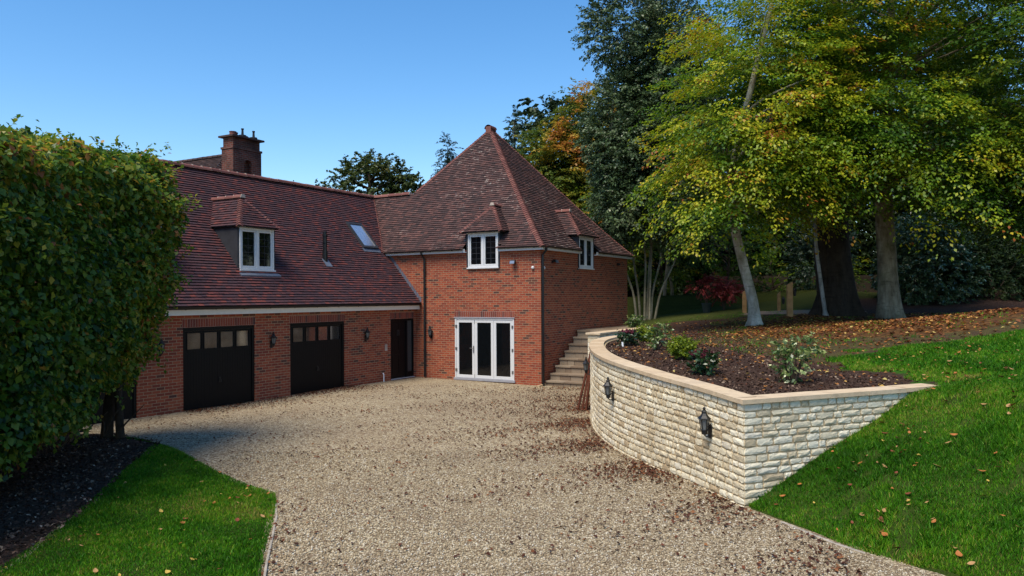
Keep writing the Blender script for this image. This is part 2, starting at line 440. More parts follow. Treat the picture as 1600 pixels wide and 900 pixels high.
# far ground: one sheet to the horizon
n_ = NT("far_ground"); c_ = n_.coords()
M['farground'] = n_.done(n_.ramp(n_.noise(c_, 0.05, 6), [(0.35, (0.035, 0.05, 0.018)), (0.65, (0.07, 0.085, 0.03))]), 0.95, 0.1)
mb = MB(); mb.quad([(-1500, -1500, -0.12), (1500, -1500, -0.12), (1500, 1500, -0.12), (-1500, 1500, -0.12)])
tag(mb.build("ground", M['farground']), kind="structure")

# driveway
def grid_sheet(name, x, y, zf, mat):
    X, Y = np.meshgrid(x, y); Z = zf(X, Y)
    V = np.c_[X.ravel(), Y.ravel(), Z.ravel()]
    nx = len(x); ny = len(y)
    i = np.arange(nx * ny).reshape(ny, nx)
    F = np.c_[i[:-1, :-1].ravel(), i[:-1, 1:].ravel(), i[1:, 1:].ravel(), i[1:, :-1].ravel()]
    return np_mesh(name, V, F, mat, smooth=True)
def h_drive(X, Y):
    return -0.07 * sstep(15, 24, Y) * sstep(-3, 1, X) + 0.012 * np.sin(X * 0.8 + Y * 0.5) + 0.008 * np.sin(Y * 1.3 - X * 0.4) - 0.004
dw = grid_sheet("driveway", np.linspace(-26, 7.5, 120), np.linspace(-3, 31, 120), h_drive, M['gravel'])
tag(dw, kind="structure")

# left soil bed and left lawn -------------------------------------------------
LAWN_E = np.array([(-8.0, 15.54), (-7.4, 15.2), (-6.53, 14.44), (-5.6, 13.35), (-4.74, 12.3), (-3.76, 11.21), (-3.36, 10.84), (-3.24, 10.5), (-2.95, 9.36), (-2.76, 8.53), (-2.55, 7.74), (-2.1, 6.0), (-1.6, 3.0)])
LAWN_W = np.array([(-8.3, 15.60), (-7.6, 15.15), (-6.86, 14.76), (-6.55, 13.6), (-6.38, 12.71), (-6.06, 11.5), (-5.6, 9.68), (-5.39, 8.58), (-5.34, 7.97), (-5.3, 6.0), (-5.3, 3.0)])
def strip_sheet(name, A, B, zf, mat, n=60, m=24):
    a, _, _ = resample(A, 0.001 + np.linalg.norm(np.diff(A, axis=0), axis=1).sum() / n)
    b, _, _ = resample(B, 0.001 + np.linalg.norm(np.diff(B, axis=0), axis=1).sum() / n)
    k = min(len(a), len(b)); a = a[:k]; b = b[:k]
    t = np.linspace(0, 1, m)[None, :, None]
    P = a[:, None, :] * (1 - t) + b[:, None, :] * t
    e = np.minimum(t, 1 - t)[..., 0] * np.ones((k, 1))
    Z = zf(P[..., 0], P[..., 1], e)
    V = np.c_[P.reshape(-1, 2), Z.ravel()]
    i = np.arange(k * m).reshape(k, m)
    F = np.c_[i[:-1, :-1].ravel(), i[:-1, 1:].ravel(), i[1:, 1:].ravel(), i[1:, :-1].ravel()]
    return np_mesh(name, V, F, mat, smooth=True)
def h_lawnleft(X, Y, e=None):
    base = 0.035 + 0.012 * np.sin(X * 1.9 + Y) + 0.01 * np.sin(Y * 2.4)
    if e is None: return base
    return np.where(e < 0.02, -0.03, base)
tag(strip_sheet("lawn", LAWN_W, LAWN_E, h_lawnleft, M['lawn']), kind="structure")
BED_W = np.array([(-10.4, 15.9), (-11.2, 15.0), (-11.8, 13.5), (-12, 12), (-12, 10), (-12, 8), (-12, 3.0)])
BED_E = LAWN_W + np.array([0.12, 0.0])
def h_soil(X, Y, e=None):
    base = 0.045 + 0.03 * np.sin(X * 2.7 + Y * 1.2) * np.sin(Y * 1.9) + 0.05
    if e is None: return base
    return np.where(e < 0.02, -0.03, base * np.clip(e * 8, 0.25, 1))
tag(strip_sheet("soil_bed", BED_W, BED_E, h_soil, M['soil']), kind="structure")

# garden terrain (north of the wall) --------------------------------------------
PERP = lambda P: np.array((-P[1], P[0]))
def inside_poly(X, Y, poly):
    X = np.asarray(X); Y = np.asarray(Y); c = np.zeros(X.shape, bool); j = len(poly) - 1
    for i in range(len(poly)):
        xi, yi = poly[i]; xj, yj = poly[j]
        with np.errstate(divide='ignore', invalid='ignore'):
            k = ((yi > Y) != (yj > Y)) & (X < (xj - xi) * (Y - yi) / (yj - yi + 1e-12) + xi)
        c ^= k; j = i
    return c.astype(float)
def soft(X, Y, poly, r=0.45):
    a = np.zeros(np.shape(X))
    for k in range(8):
        t = k * math.pi / 4
        a += inside_poly(X + r * math.cos(t), Y + r * math.sin(t), poly)
    return a / 8
P_GREEN = [(3, 9), (6.14, 11.36), (6.47, 11.75), (6.6, 12.5), (6.3, 13.2), (5.97, 14.0), (6.25, 15.0), (7.3, 14.6), (8.4, 14.38), (9.5, 14.14), (11, 13.9), (30, 13.6), (30, -5), (3, -5)]
P_LEAF = [(6.3, 22.9), (7.6, 25.4), (8.97, 26.9), (11.14, 28.4), (14.33, 28.6), (20, 28.6), (20, 17), (10.56, 15.7), (9.5, 14.9), (8.52, 15.0), (7.85, 15.9), (7.19, 17.4), (6.8, 19.4)]
P_DRY = [(5.9, 13.9), (4.9, 16), (4.6, 19.5), (6.0, 24), (8.0, 29), (25, 29), (25, 13)]
P_OLIVE = [(4.6, 29.5), (6.5, 29.6), (8.6, 29.0), (9.6, 29.4), (12, 31.5), (15, 34), (30, 34), (40, 60), (0, 60), (0, 33)]
P_PATH = [(8.7, 30.0), (9.6, 29.2), (12.0, 29.0), (13.6, 29.8), (14.2, 30.9), (13.3, 31.4), (10.0, 31.0)]
ROWS = np.unique(np.r_[np.arange(10.2, 16, 0.16), np.arange(16, 36, 0.25), np.arange(36, 70, 1.2), 75, 90, 120, 200, 400])
def left_edge(Y):
    """inner line of the garden, a little inside the retaining wall, then round the steps and the tower"""
    xw = np.interp(Y, np.r_[WALL[:, 1], 22.9, 25.9, 26.0, 27.0, 27.2], np.r_[WALL[:, 0] + 0.22, 3.2, 4.1, 4.2, 2.6, 0.0])
    return np.where(Y > 27.2, np.where(Y > 36, -60.0, 0.5), xw)
V = []; NX = 110
for Y in ROWS:
    xl = float(left_edge(Y))
    xs = xl + (np.linspace(0, 1, NX) ** 1.7) * (np.interp(Y, [11, 40, 400], [30, 70, 500]) - xl)
    V.append(np.c_[xs, np.full(NX, Y), h_garden(xs, np.full(NX, Y))])
V = np.array(V); nr = len(ROWS)
i = np.arange(nr * NX).reshape(nr, NX)
F = np.c_[i[:-1, :-1].ravel(), i[:-1, 1:].ravel(), i[1:, 1:].ravel(), i[1:, :-1].ravel()]
VV = V.reshape(-1, 3)
fc = VV[F].mean(axis=1)
yl = np.where(fc[:, 0] < FACE_END[0], WALL[0, 1] + (fc[:, 0] - WALL[0, 0]) * (FACE_END[1] - WALL[0, 1]) / (FACE_END[0] - WALL[0, 0]) + 0.10, FACE_END[1] - 0.05)
F = F[fc[:, 1] > yl]
ex = {nm: soft(VV[:, 0], VV[:, 1], np.array(p)) for nm, p in (("green", P_GREEN), ("leaf", P_LEAF), ("dry", P_DRY), ("olive", P_OLIVE), ("path", P_PATH))}
tag(np_mesh("garden_ground", VV, F, M['garden'], smooth=True, extra=ex), kind="structure")

# bank lawn (south of the wall face)
V = []; rows = np.r_[np.arange(-3, 11.65, 0.12), 11.72]
for Y in rows:
    xe = np.interp(Y, [-3, 3, 6, 7.69, 7.97, 8.52, 9.24, 10.15], [8.4, 6.4, 5.1, 4.22, 3.97, 3.68, 3.45, 3.06])
    if Y > 10.15: xe = WALL[0, 0] + (Y - WALL[0, 1]) / (FACE_END[1] - WALL[0, 1]) * (FACE_END[0] - WALL[0, 0]) + 0.02
    xs = xe + (np.linspace(0, 1, 90) ** 1.5) * (30 - xe)
    z = h_bank(xs, np.full(90, Y))
    z = np.maximum(z, -0.02)
    if Y <= 10.15: z[0] = -0.05
    V.append(np.c_[xs, np.full(90, Y), z])
V = np.array(V); i = np.arange(len(rows) * 90).reshape(len(rows), 90)
F = np.c_[i[:-1, :-1].ravel(), i[:-1, 1:].ravel(), i[1:, 1:].ravel(), i[1:, :-1].ravel()]
tag(np_mesh("lawn", V.reshape(-1, 3), F, M['lawn'], smooth=True), kind="structure")

def bank_edge_x(Y):
    return np.interp(Y, [-3, 3, 6, 7.69, 7.97, 8.52, 9.24, 10.15], [8.4, 6.4, 5.1, 4.22, 3.97, 3.68, 3.45, 3.06])

# ------------------------------------------------------------------ house frame
TH = R(59.829); HC = np.array((0.933, 24.775)); BG = 5.055; LA = 7.504; LB = 8.35
HU = np.array((math.cos(TH), math.sin(TH))); HV = np.array((-math.sin(TH), math.cos(TH)))
def hw(a, b, z=0.0):
    q = HC + HU * a + HV * b; return (q[0], q[1], z)
house = empty("brick_house", (HC[0], HC[1], 0), TH)
tag(house, "red brick house with a garage wing and a steep tiled pyramid roof", "house")

def wall_panel(mb, o, u, n, width, z0, z1, openings, depth=0.12, uoff=0.0, zoff=0.0):
    """outer face with openings cut out and reveals; openings (u0,u1,z0,z1)"""
    o = np.array(o, float); u = np.array(u, float); n = np.array(n, float); k = np.array((0, 0, 1.))
    us = sorted({0.0, width} | {x for q in openings for x in q[:2] if 0 < x < width})
    zs = sorted({z0, z1} | {x for q in openings for x in q[2:] if z0 < x < z1})
    P = lambda a, d, z: o + u * a + n * d + k * z
    for a0, a1 in zip(us[:-1], us[1:]):
        for c0, c1 in zip(zs[:-1], zs[1:]):
            am, cm = (a0 + a1) / 2, (c0 + c1) / 2
            if any(q[0] < am < q[1] and q[2] < cm < q[3] for q in openings): continue
            mb.quad([P(a0, 0, c0), P(a1, 0, c0), P(a1, 0, c1), P(a0, 0, c1)], [(a0 + uoff, c0 + zoff), (a1 + uoff, c0 + zoff), (a1 + uoff, c1 + zoff), (a0 + uoff, c1 + zoff)])
    for (a0, a1, c0, c1) in openings:
        c1m = min(c1, z1)
        for A in (a0, a1):
            mb.quad([P(A, 0, c0), P(A, -depth, c0), P(A, -depth, c1m), P(A, 0, c1m)], [(A, c0), (A + depth, c0), (A + depth, c1m), (A, c1m)])
        if c1 <= z1:
            mb.quad([P(a0, 0, c1), P(a1, 0, c1), P(a1, -depth, c1), P(a0, -depth, c1)], [(a0, c1), (a1, c1), (a1, c1 + depth), (a0, c1 + depth)])

AX = {'F': ((0, 0, 0), (0, 1, 0), (-1, 0, 0)),       # tower front: u = b, normal -a
      'S': ((0, 0, 0), (1, 0, 0), (0, -1, 0)),       # tower side: u = a, normal -b
      'G': ((-18, BG, 0), (1, 0, 0), (0, -1, 0))}    # garage front: u = a + 18
ZT = 4.43
BIF = (1.007, 3.362, 0.03, 2.10)
DWF = (1.59, 2.79, 3.82, 4.96)
DWS = (2.87, 4.075, 3.84, 4.95)
mb = MB()
wall_panel(mb, *AX['F'], BG + 0.2, -0.4, ZT, [BIF, DWF], 0.1)
wall_panel(mb, *AX['S'], LA, -0.4, ZT, [DWS], 0.1, 0.11)
mb.quad([(LA, 0, -0.4), (LA, LB, -0.4), (LA, LB, ZT), (LA, 0, ZT)], [(0, 0), (LB, 0), (LB, 4.8), (0, 4.8)])
mb.quad([(0, BG + 0.2, 0), (0, LB, 0), (0, LB, ZT), (0, BG + 0.2, ZT)], [(5.2, 0), (8.3, 0), (8.3, 4.8), (5.2, 4.8)])
mb.quad([(LA, LB, -0.4), (0, LB, -0.4), (0, LB, ZT), (LA, LB, ZT)], [(0, 0), (LA, 0), (LA, 4.8), (0, 4.8)])
mb.build("tower_wall", M['brick'], house)

GO = 18.0
ZG = 2.52
D1 = (GO - 9.495, GO - 7.24, -0.02, 2.086); D2 = (GO - 5.946, GO - 3.676, -0.02, 2.086); D3 = (GO - 12.98, GO - 10.74, -0.02, 2.086)
FD = (GO - 1.40, GO - 0.10, 0.0, 2.08)
mb = MB()
wall_panel(mb, *AX['G'], GO - 0.002, -0.4, ZG, [D1, D2, D3, FD], 0.12)
b2 = BG + 7.3
mb.quad([(-GO, BG, -0.4), (-GO, b2, -0.4), (-GO, b2, ZG), (-GO, BG, ZG)], [(0, 0), (7, 0), (7, 2.9), (0, 2.9)])
mb.quad([(-GO, BG, ZG), (-GO, b2, ZG), (-GO, (BG + b2) / 2, 6.6)], [(0, 0), (7, 0), (3.6, 4)])
mb.quad([(-GO, b2, -0.4), (0, b2, -0.4), (0, b2, ZG), (-GO, b2, ZG)], [(0, 0), (18, 0), (18, 2.9), (0, 2.9)])
mb.build("garage_wall", M['brick'], house)

# soldier courses
def soldier(name, ax, u0, u1, z0, h=0.215, n0=0.003):
    mb = MB(); o, u, n = ax; o = np.array(o, float); u = np.array(u, float); n = np.array(n, float)
    k = int((u1 - u0) / 0.075); w = (u1 - u0) / k
    for i in range(k):
        mb.obox(o, u, n, u0 + i * w + 0.005, u0 + (i + 1) * w - 0.005, -0.02, n0 + 0.003, z0 + 0.006, z0 + h - 0.006)
    ob = mb.build(name, M['soldier'], house)
    m2 = MB(); m2.obox(o, u, n, u0, u1, -0.02, n0 - 0.001, z0 + 0.002, z0 + h)
    m2.build("lintel_mortar", M['mortar'], ob)
soldier("brick_lintel", AX['F'], 1.0, 3.38, 2.125)
soldier("brick_lintel", AX['G'], D1[0] - 0.02, D1[1] + 0.02, 2.09)
soldier("brick_lintel", AX['G'], D2[0] - 0.02, D2[1] + 0.02, 2.09)
soldier("brick_lintel", AX['G'], D3[0] - 0.02, D3[1] + 0.02, 2.09)
soldier("brick_lintel", AX['G'], FD[0] - 0.02, FD[1] + 0.02, 2.09)

# ------------------------------------------------------------------ roofs (each tile its own little slab)
def tile_face(mb, surf, Lf, Rf, T, gauge=0.1, width=0.165, lift=0.032, skip=None):
    """surf(s,t)->3D with t along slope in metres 0..T; boundaries Lf(t), Rf(t)"""
    n = max(1, int(round(T / gauge)))
    ts = np.linspace(0, T, n + 1)
    for k in range(n):
        t0, t1 = ts[k], ts[k + 1]
        lo = min(Lf(t0), Lf(t1)); hi = max(Rf(t0), Rf(t1))
        off = (k % 2) * width / 2 + 0.02 * random.random()
        s = lo - off
        while s < hi:
            s0, s1 = s, s + width
            s = s1
            a0 = min(max(s0 + 0.0015, Lf(t0)), Rf(t0)); a1 = min(max(s1 - 0.0015, Lf(t0)), Rf(t0))
            c0 = min(max(s0 + 0.0015, Lf(t1)), Rf(t1)); c1 = min(max(s1 - 0.0015, Lf(t1)), Rf(t1))
            if a1 - a0 < 1e-4 and c1 - c0 < 1e-4: continue
            sm = (a0 + a1 + c0 + c1) / 4
            if skip and skip(sm, (t0 + t1) / 2): continue
            p0, p1, q1, q0 = surf(a0, t0), surf(a1, t0), surf(c1, t1), surf(c0, t1)
            e = surf(sm + 0.05, t0) - surf(sm - 0.05, t0); g = surf(sm, t1) - surf(sm, t0)
            nr = np.cross(e, g); nr /= np.linalg.norm(nr) + 1e-9
            if nr[2] < 0: nr = -nr
            gd = g / (np.linalg.norm(g) + 1e-9)
            l = lift + random.uniform(-0.004, 0.006)
            d = random.uniform(-0.006, 0.003)
            r = random.random()
            b0 = p0 + nr * l + gd * d; b1 = p1 + nr * (l + random.uniform(-0.003, 0.003)) + gd * d
            mb.quad([b0, b1, q1 + nr * 0.003, q0 + nr * 0.003], None, r)
            mb.quad([p0 - gd * 0 + gd * d, p1 + gd * d, b1, b0], None, 0.0)

def plane_tiles(mb, bl, br, tr, tl, gauge=0.1, skip=None):
    bl, br, tr, tl = [np.array(p, float) for p in (bl, br, tr, tl)]
    u = br - bl
    if np.linalg.norm(u) < 1e-6: u = tr - tl
    u /= np.linalg.norm(u)
    w = tl - bl if np.linalg.norm(tl - bl) > 1e-6 else tr - br
    v = w - u * (w @ u); v /= np.linalg.norm(v)
    T = (tl - bl) @ v; T2 = (tr - br) @ v
    L0, L1 = 0.0, (tl - bl) @ u; R0 = (br - bl) @ u; R1 = (tr - bl) @ u
    Lf = lambda t: L0 + (L1 - L0) * t / T
    Rf = lambda t: R0 + (R1 - R0) * t / T
    tile_face(mb, lambda s, t: bl + u * s + v * t, Lf, Rf, T, gauge, skip=skip)

# garage roof
EB, EZ, GS = BG - 0.28, 2.62, 1.15
ZR = 6.77; RB = EB + (ZR - EZ) / GS
KG = math.sqrt(1 + GS * GS)
# tower roof profile by horizontal distance d from the eave line (overhang 0.25)
OV = 0.25
TZ0 = 4.42
DMAX = LA / 2 + OV
def tz(d): return TZ0 + 1.30 * d - 0.18 * (1 - math.exp(-d / 0.5))
APZ = tz(DMAX)
BH = LB / 2 + OV
dl = np.linspace(0, DMAX, 200); zl = np.array([tz(x) for x in dl])
tl_ = np.r_[0, np.cumsum(np.hypot(np.diff(dl), np.diff(zl)))]
def d_of_t(t): return float(np.interp(t, tl_, dl))
def d_of_z(z): return float(np.interp(z, zl, dl))
def garage_b(z): return EB + (z - EZ) / GS

mb = MB()
gs = lambda s, t: np.array((s, EB + t / KG, EZ + t / KG * GS))
def gR(t):
    z = EZ + t / KG * GS
    return -0.06 if z < TZ0 else (-OV + d_of_z(z))
tile_face(mb, gs, lambda t: -GO - 0.15, gR, (RB - EB) * KG)
roofg = mb.build("garage_roof", M['tile_new'], house)
mb = MB()
gs2 = lambda s, t: np.array((s, 2 * RB - EB - t / KG, EZ + t / KG * GS))
tile_face(mb, gs2, lambda t: -GO - 0.15, lambda t: 2.2, (RB - EB) * KG, 0.3, 0.6)
mb.build("garage_roof", M['tile_new'], house)
# underlay so that nothing shows between tiles
mb = MB()
mb.quad([(-GO - .1, EB + .03, EZ - .02), (-0.07, EB + .03, EZ - .02), (-0.07, garage_b(TZ0) , TZ0 - .03), (-OV + d_of_z(ZR), RB, ZR - .03), (-GO - .1, RB, ZR - .03)])
mb.build("roof_underlay", M['lead'], roofg)

# tower roof
DR = d_of_z(ZR)
TT = tl_[-1]
def F_R(t):      # front face runs to larger b: lower ridge wing then left hip
    d = d_of_t(t); z = tz(d)
    return garage_b(z) if d < DR else LB + OV - BH * d / DMAX
def skipF(s, t):
    d = d_of_t(t); return DWF[0] - 0.12 < s < DWF[1] + 0.12 and d < 0.62
def skipS(s, t):
    d = d_of_t(t); return DWS[0] - 0.12 < s < DWS[1] + 0.12 and d < 0.62
mb = MB()
tile_face(mb, lambda s, t: np.array((-OV + d_of_t(t), s, tz(d_of_t(t)))), lambda t: -OV + BH * d_of_t(t) / DMAX, F_R, TT, skip=skipF)
tile_face(mb, lambda s, t: np.array((s, -OV + BH * d_of_t(t) / DMAX, tz(d_of_t(t)))), lambda t: -OV + d_of_t(t), lambda t: LA + OV - d_of_t(t), TT, skip=skipS)
tile_face(mb, lambda s, t: np.array((LA + OV - d_of_t(t), s, tz(d_of_t(t)))), lambda t: -OV + BH * d_of_t(t) / DMAX, lambda t: LB + OV - BH * d_of_t(t) / DMAX, TT, 0.2, 0.4)
tile_face(mb, lambda s, t: np.array((s, LB + OV - BH * d_of_t(t) / DMAX, tz(d_of_t(t)))), lambda t: -OV + d_of_t(t), lambda t: LA + OV - d_of_t(t), TT, 0.1, 0.2)
# back slope of the low wing behind the ridge
kq = -OV + DR
plane_tiles(mb, (2 * kq + OV, 6.2, TZ0), (2 * kq + OV, RB + 3, TZ0), (kq, RB + 3, ZR), (kq, 6.2, ZR), 0.2)
rooft = mb.build("tower_roof", M['tile_old'], house)

def ridge_run(mb, pts, rad=0.11, seg=0.32, mort=None):
    """half-round ridge tiles along a line of 3D points"""
    P = np.array(pts, float); d = np.r_[0, np.cumsum(np.linalg.norm(np.diff(P, axis=0), axis=1))]
    n = max(1, int(d[-1] / seg))
    for i in range(n):
        s0, s1 = d[-1] * i / n, d[-1] * (i + 1) / n - 0.012
        a = np.array([np.interp(s0, d, P[:, k]) for k in range(3)]); b = np.array([np.interp(s1, d, P[:, k]) for k in range(3)])
        t = (b - a) / np.linalg.norm(b - a); side = np.cross(t, (0, 0, 1.)); side /= np.linalg.norm(side); up = np.cross(side, t)
        r = random.random(); dz = random.uniform(-0.006, 0.006)
        prev = None
        for j in range(7):
            an = math.pi * j / 6
            off = side * math.cos(an) * rad * 1.05 + up * (math.sin(an) * rad + dz - 0.02)
            off2 = side * math.cos(an) * rad * 0.99 + up * (math.sin(an) * rad * 0.95 + dz - 0.02)
            cur = (a + off, b + off2)
            if prev is not None: mb.quad([prev[0], cur[0], cur[1], prev[1]], None, r)
            prev = cur
        if mort is not None:
            mort.hexa([b - t * .01 - side * rad * .98 - up * .02, b + t * .012 - side * rad * .98 - up * .02, b + t * .012 + side * rad * .98 - up * .02, b - t * .01 + side * rad * .98 - up * .02,
                       b - t * .01 - side * rad * .5 + up * (rad * .80), b + t * .012 - side * rad * .5 + up * (rad * .80), b + t * .012 + side * rad * .5 + up * (rad * .80), b - t * .01 + side * rad * .5 + up * (rad * .80)])
def bonnet_run(mb, pts, rad=0.125, seg=0.105):
    """bonnet hip tiles stepping up a hip"""
    P = np.array(pts, float); d = np.r_[0, np.cumsum(np.linalg.norm(np.diff(P, axis=0), axis=1))]
    n = max(1, int(d[-1] / seg))
    for i in range(n):
        s0, s1 = d[-1] * i / n, d[-1] * (i + 1) / n + 0.03
        a = np.array([np.interp(s0, d, P[:, k]) for k in range(3)]); b = np.array([np.interp(min(s1, d[-1]), d, P[:, k]) for k in range(3)])
        t = (b - a) / np.linalg.norm(b - a); side = np.cross(t, (0, 0, 1.)); side /= np.linalg.norm(side); up = np.cross(side, t)
        r = random.random(); l = 0.035 + random.uniform(-0.004, 0.006)
        prev = None
        for j in range(5):
            x = -1 + j / 2
            drop = 0.075 * abs(x) ** 1.6
            off = side * x * rad + up * (l - drop); off2 = side * x * rad * 0.9 + up * (0.008 - drop * .9)
            cur = (a + off, b + off2, a + side * x * rad - up * (drop + 0.0))
            if prev is not None:
                mb.quad([prev[0], cur[0], cur[1], prev[1]], None, r)
                mb.quad([prev[2], cur[2], cur[0], prev[0]], None, r * 0.3)
            prev = cur
mo = MB(); mb = MB()
ridge_run(mb, [(-GO - .1, RB, ZR + .02), (-OV + DR, RB, ZR + .02)], 0.115, 0.33, mo)
rt = mb.build("ridge_tiles", M['ridge'], house, smooth=False); mo.build("mortar_joints", M['mortar'], rt)
mo = MB(); mb = MB()
ridge_run(mb, [(-OV + DR, RB + 2, ZR + .02), (-OV + DR, LB + OV - BH * DR / DMAX + 0.1, ZR + .02)], 0.115, 0.33, mo)
rt = mb.build("ridge_tiles", M['ridge'], house); mo.build("mortar_joints", M['mortar'], rt)
def hip_pts(sa, sb, n=24):
    out = []
    for x in np.linspace(0.02, DMAX - 0.1, n):
        a = -OV + x if sa > 0 else LA + OV - x
        b = -OV + BH * x / DMAX if sb > 0 else LB + OV - BH * x / DMAX
        out.append((a, b, tz(x)))
    return out
mb = MB()
bonnet_run(mb, hip_pts(1, 1)); bonnet_run(mb, hip_pts(-1, 1)); bonnet_run(mb, [p for p in hip_pts(1, -1) if p[2] > ZR]); bonnet_run(mb, hip_pts(-1, -1))
mb.build("hip_tiles", M['ridge'], house)
mb = MB(); ridge_run(mb, [(LA / 2 - .22, LB / 2, APZ - .03), (LA / 2 + .22, LB / 2, APZ - .03)], 0.16, 0.22)
mb.box(LA / 2 - .2, LA / 2 + .2, LB / 2 - .12, LB / 2 + .12, APZ - .25, APZ + .05)
mb.build("apex_cap", M['ridge'], house)
# valley between garage roof and tower roof
mb = MB()
vp = [(-OV + d_of_z(z) - 0.03, garage_b(z), z + 0.03) for z in np.linspace(TZ0, ZR, 12)]
bonnet_run(mb, vp, 0.07)
mb.build("valley_tiles", M['ridge'], house)
# lead flashing where the garage roof meets the tower wall
mb = MB()
for i in range(14):
    t0 = i / 14; t1 = (i + 1) / 14 - .01
    A = lambda t, n, up: (-n, EB + .02 + (garage_b(TZ0) - EB) * t, EZ + (TZ0 - EZ) * t + up)
    mb.quad([A(t0, .006, .03), A(t1, .006, .03), A(t1, .006, .17), A(t0, .006, .17)])
    mb.quad([A(t0, .15, .028), A(t1, .15, .028), A(t1, .005, .032), A(t0, .005, .032)])
mb.build("lead_flashing", M['leadlight'], house)

# fascias, soffits, gutters
mb = MB()
mb.box(-GO - .1, -0.02, BG - 0.19, BG - 0.165, 2.40, 2.535)
mb.box(-GO - .1, -0.02, BG - 0.162, BG + 0.02, 2.40, 2.43)
mb.build("fascia_board", M['cream'], house)
for y0, y1 in ((-0.16, DWF[0] - 0.06), (DWF[1] + 0.06, 6.40)):
    mb = MB(); mb.box(-0.16, -0.135, y0, y1, 4.33, 4.45); mb.box(-0.1355, 0.02, max(y0, -.13), y1 - .001, 4.331, 4.36); mb.build("fascia_board", M['white'], house)
for x0, x1 in ((-0.131, DWS[0] - 0.06), (DWS[1] + 0.06, LA + .16)):
    mb = MB(); mb.box(x0, x1, -0.16, -0.135, 4.33, 4.45); mb.box(x0 + .001, x1 - .001, -0.1355, 0.02, 4.331, 4.36); mb.build("fascia_board", M['white'], house)
def gutter(mb, p0, p1, r=0.055):
    p0 = np.array(p0, float); p1 = np.array(p1, float); t = (p1 - p0) / np.linalg.norm(p1 - p0); s = np.cross(t, (0, 0, 1.))
    pr = None
    for j in range(7):
        an = math.pi + math.pi * j / 6
        o = s * math.cos(an) * r + np.array((0, 0, math.sin(an) * r))
        if pr is not None: mb.quad([p0 + pr, p1 + pr, p1 + o, p0 + o])
        pr = o
    for k in range(int(np.linalg.norm(p1 - p0) / 0.9)):
        q = p0 + t * (0.4 + k * 0.9)
        mb.tube([q - t * .015 + s * r * 0 - np.array((0, 0, r * 1.05)), q + t * .015 - np.array((0, 0, r * 1.05))], 0.012, 6)
mb = MB(); gutter(mb, (-GO - .1, BG - .255, 2.60), (-0.03, BG - .255, 2.60)); mb.build("gutter", M['blackplastic'], house)
for g0, g1 in (((-0.22, -0.28, 4.46), (-0.22, DWF[0] - .14, 4.46)), ((-0.22, DWF[1] + .14, 4.46), (-0.22, 6.28, 4.46)),
               ((-0.28, -0.22, 4.46), (DWS[0] - .14, -0.22, 4.46)), ((DWS[1] + .14, -0.22, 4.46), (LA + .28, -0.22, 4.46))):
    mb = MB(); gutter(mb, g0, g1); mb.build("gutter", M['blackplastic'], house)
# down pipes
mb = MB()
mb.tube([(-0.22, 4.63, 4.42), (-0.22, 4.63, 4.34), (-0.07, 4.61, 4.18), (-0.07, 4.61, 0.02)], 0.036, 10)
for z in (0.9, 2.3, 3.7): mb.tube([(-0.07, 4.61, z), (-0.07, 4.61, z + .07)], 0.044, 10)
mb.build("down_pipe", M['blackplastic'], house)
mb = MB()
mb.tube([(-0.0, -0.22, 4.42), (-0.0, -0.2, 4.30), (0.0, -0.075, 4.16), (0.0, -0.075, -0.10)], 0.04, 10)
for z in (0.9, 2.3, 3.7): mb.tube([(0.0, -0.075, z), (0.0, -0.075, z + .07)], 0.048, 10)
mb.build("down_pipe", M['blackplastic'], house)

# ------------------------------------------------------------------ windows and doors
def casement(parent, name, ax, u0, u1, z0, z1, n0=-0.03, lead=True, sill=True, pane_mat='glass', fw=0.055):
    o, u, n = ax
    fr = MB()
    d0, d1 = n0 - 0.07, n0 + 0.012
    fr.obox(o, u, n, u0, u1, d0, d1, z0, z0 + fw); fr.obox(o, u, n, u0, u1, d0, d1, z1 - fw, z1)
    fr.obox(o, u, n, u0, u0 + fw, d0, d1, z0 + fw, z1 - fw); fr.obox(o, u, n, u1 - fw, u1, d0, d1, z0 + fw, z1 - fw)
    um = (u0 + u1) / 2
    fr.obox(o, u, n, um - .035, um + .035, d0, d1, z0 + fw, z1 - fw)
    w = fr.build(name, M['white'], parent, bevel=0.006)
    for a, b in ((u0 + fw, um - .035), (um + .035, u1 - fw)):
        sb = MB(); s = 0.05; e0, e1 = d0 + 0.005, d1 - 0.018
        c0, c1 = z0 + fw, z1 - fw
        sb.obox(o, u, n, a + .004, b - .004, e0, e1, c0 + .004, c0 + s); sb.obox(o, u, n, a + .004, b - .004, e0, e1, c1 - s, c1 - .004)
        sb.obox(o, u, n, a + .004, a + s, e0, e1, c0 + s, c1 - s); sb.obox(o, u, n, b - s, b - .004, e0, e1, c0 + s, c1 - s)
        sb.build("casement", M['white'], w, bevel=0.005)
        p = MB(); p.obox(o, u, n, a + s - .003, b - s + .003, d0 + .022, d0 + .034, c0 + s - .003, c1 - s + .003)
        p.build("pane", M[pane_mat], w)
        if lead:
            l = MB()
            aa, bb, cc, dd = a + s, b - s, c0 + s, c1 - s
            l.obox(o, u, n, (aa + bb) / 2 - .006, (aa + bb) / 2 + .006, d0 + .035, d0 + .039, cc, dd)
            for k in range(1, 5):
                zz = cc + (dd - cc) * k / 5
                l.obox(o, u, n, aa, bb, d0 + .0345, d0 + .0385, zz - .006, zz + .006)
            l.build("lead_strips", M['lead'], w)
    if sill:
        s = MB(); s.obox(o, u, n, u0 - .03, u1 + .03, d0, d1 + 0.045, z0 - .045, z0 - .002); s.build("sill", M['white'], w, bevel=0.006)
    return w

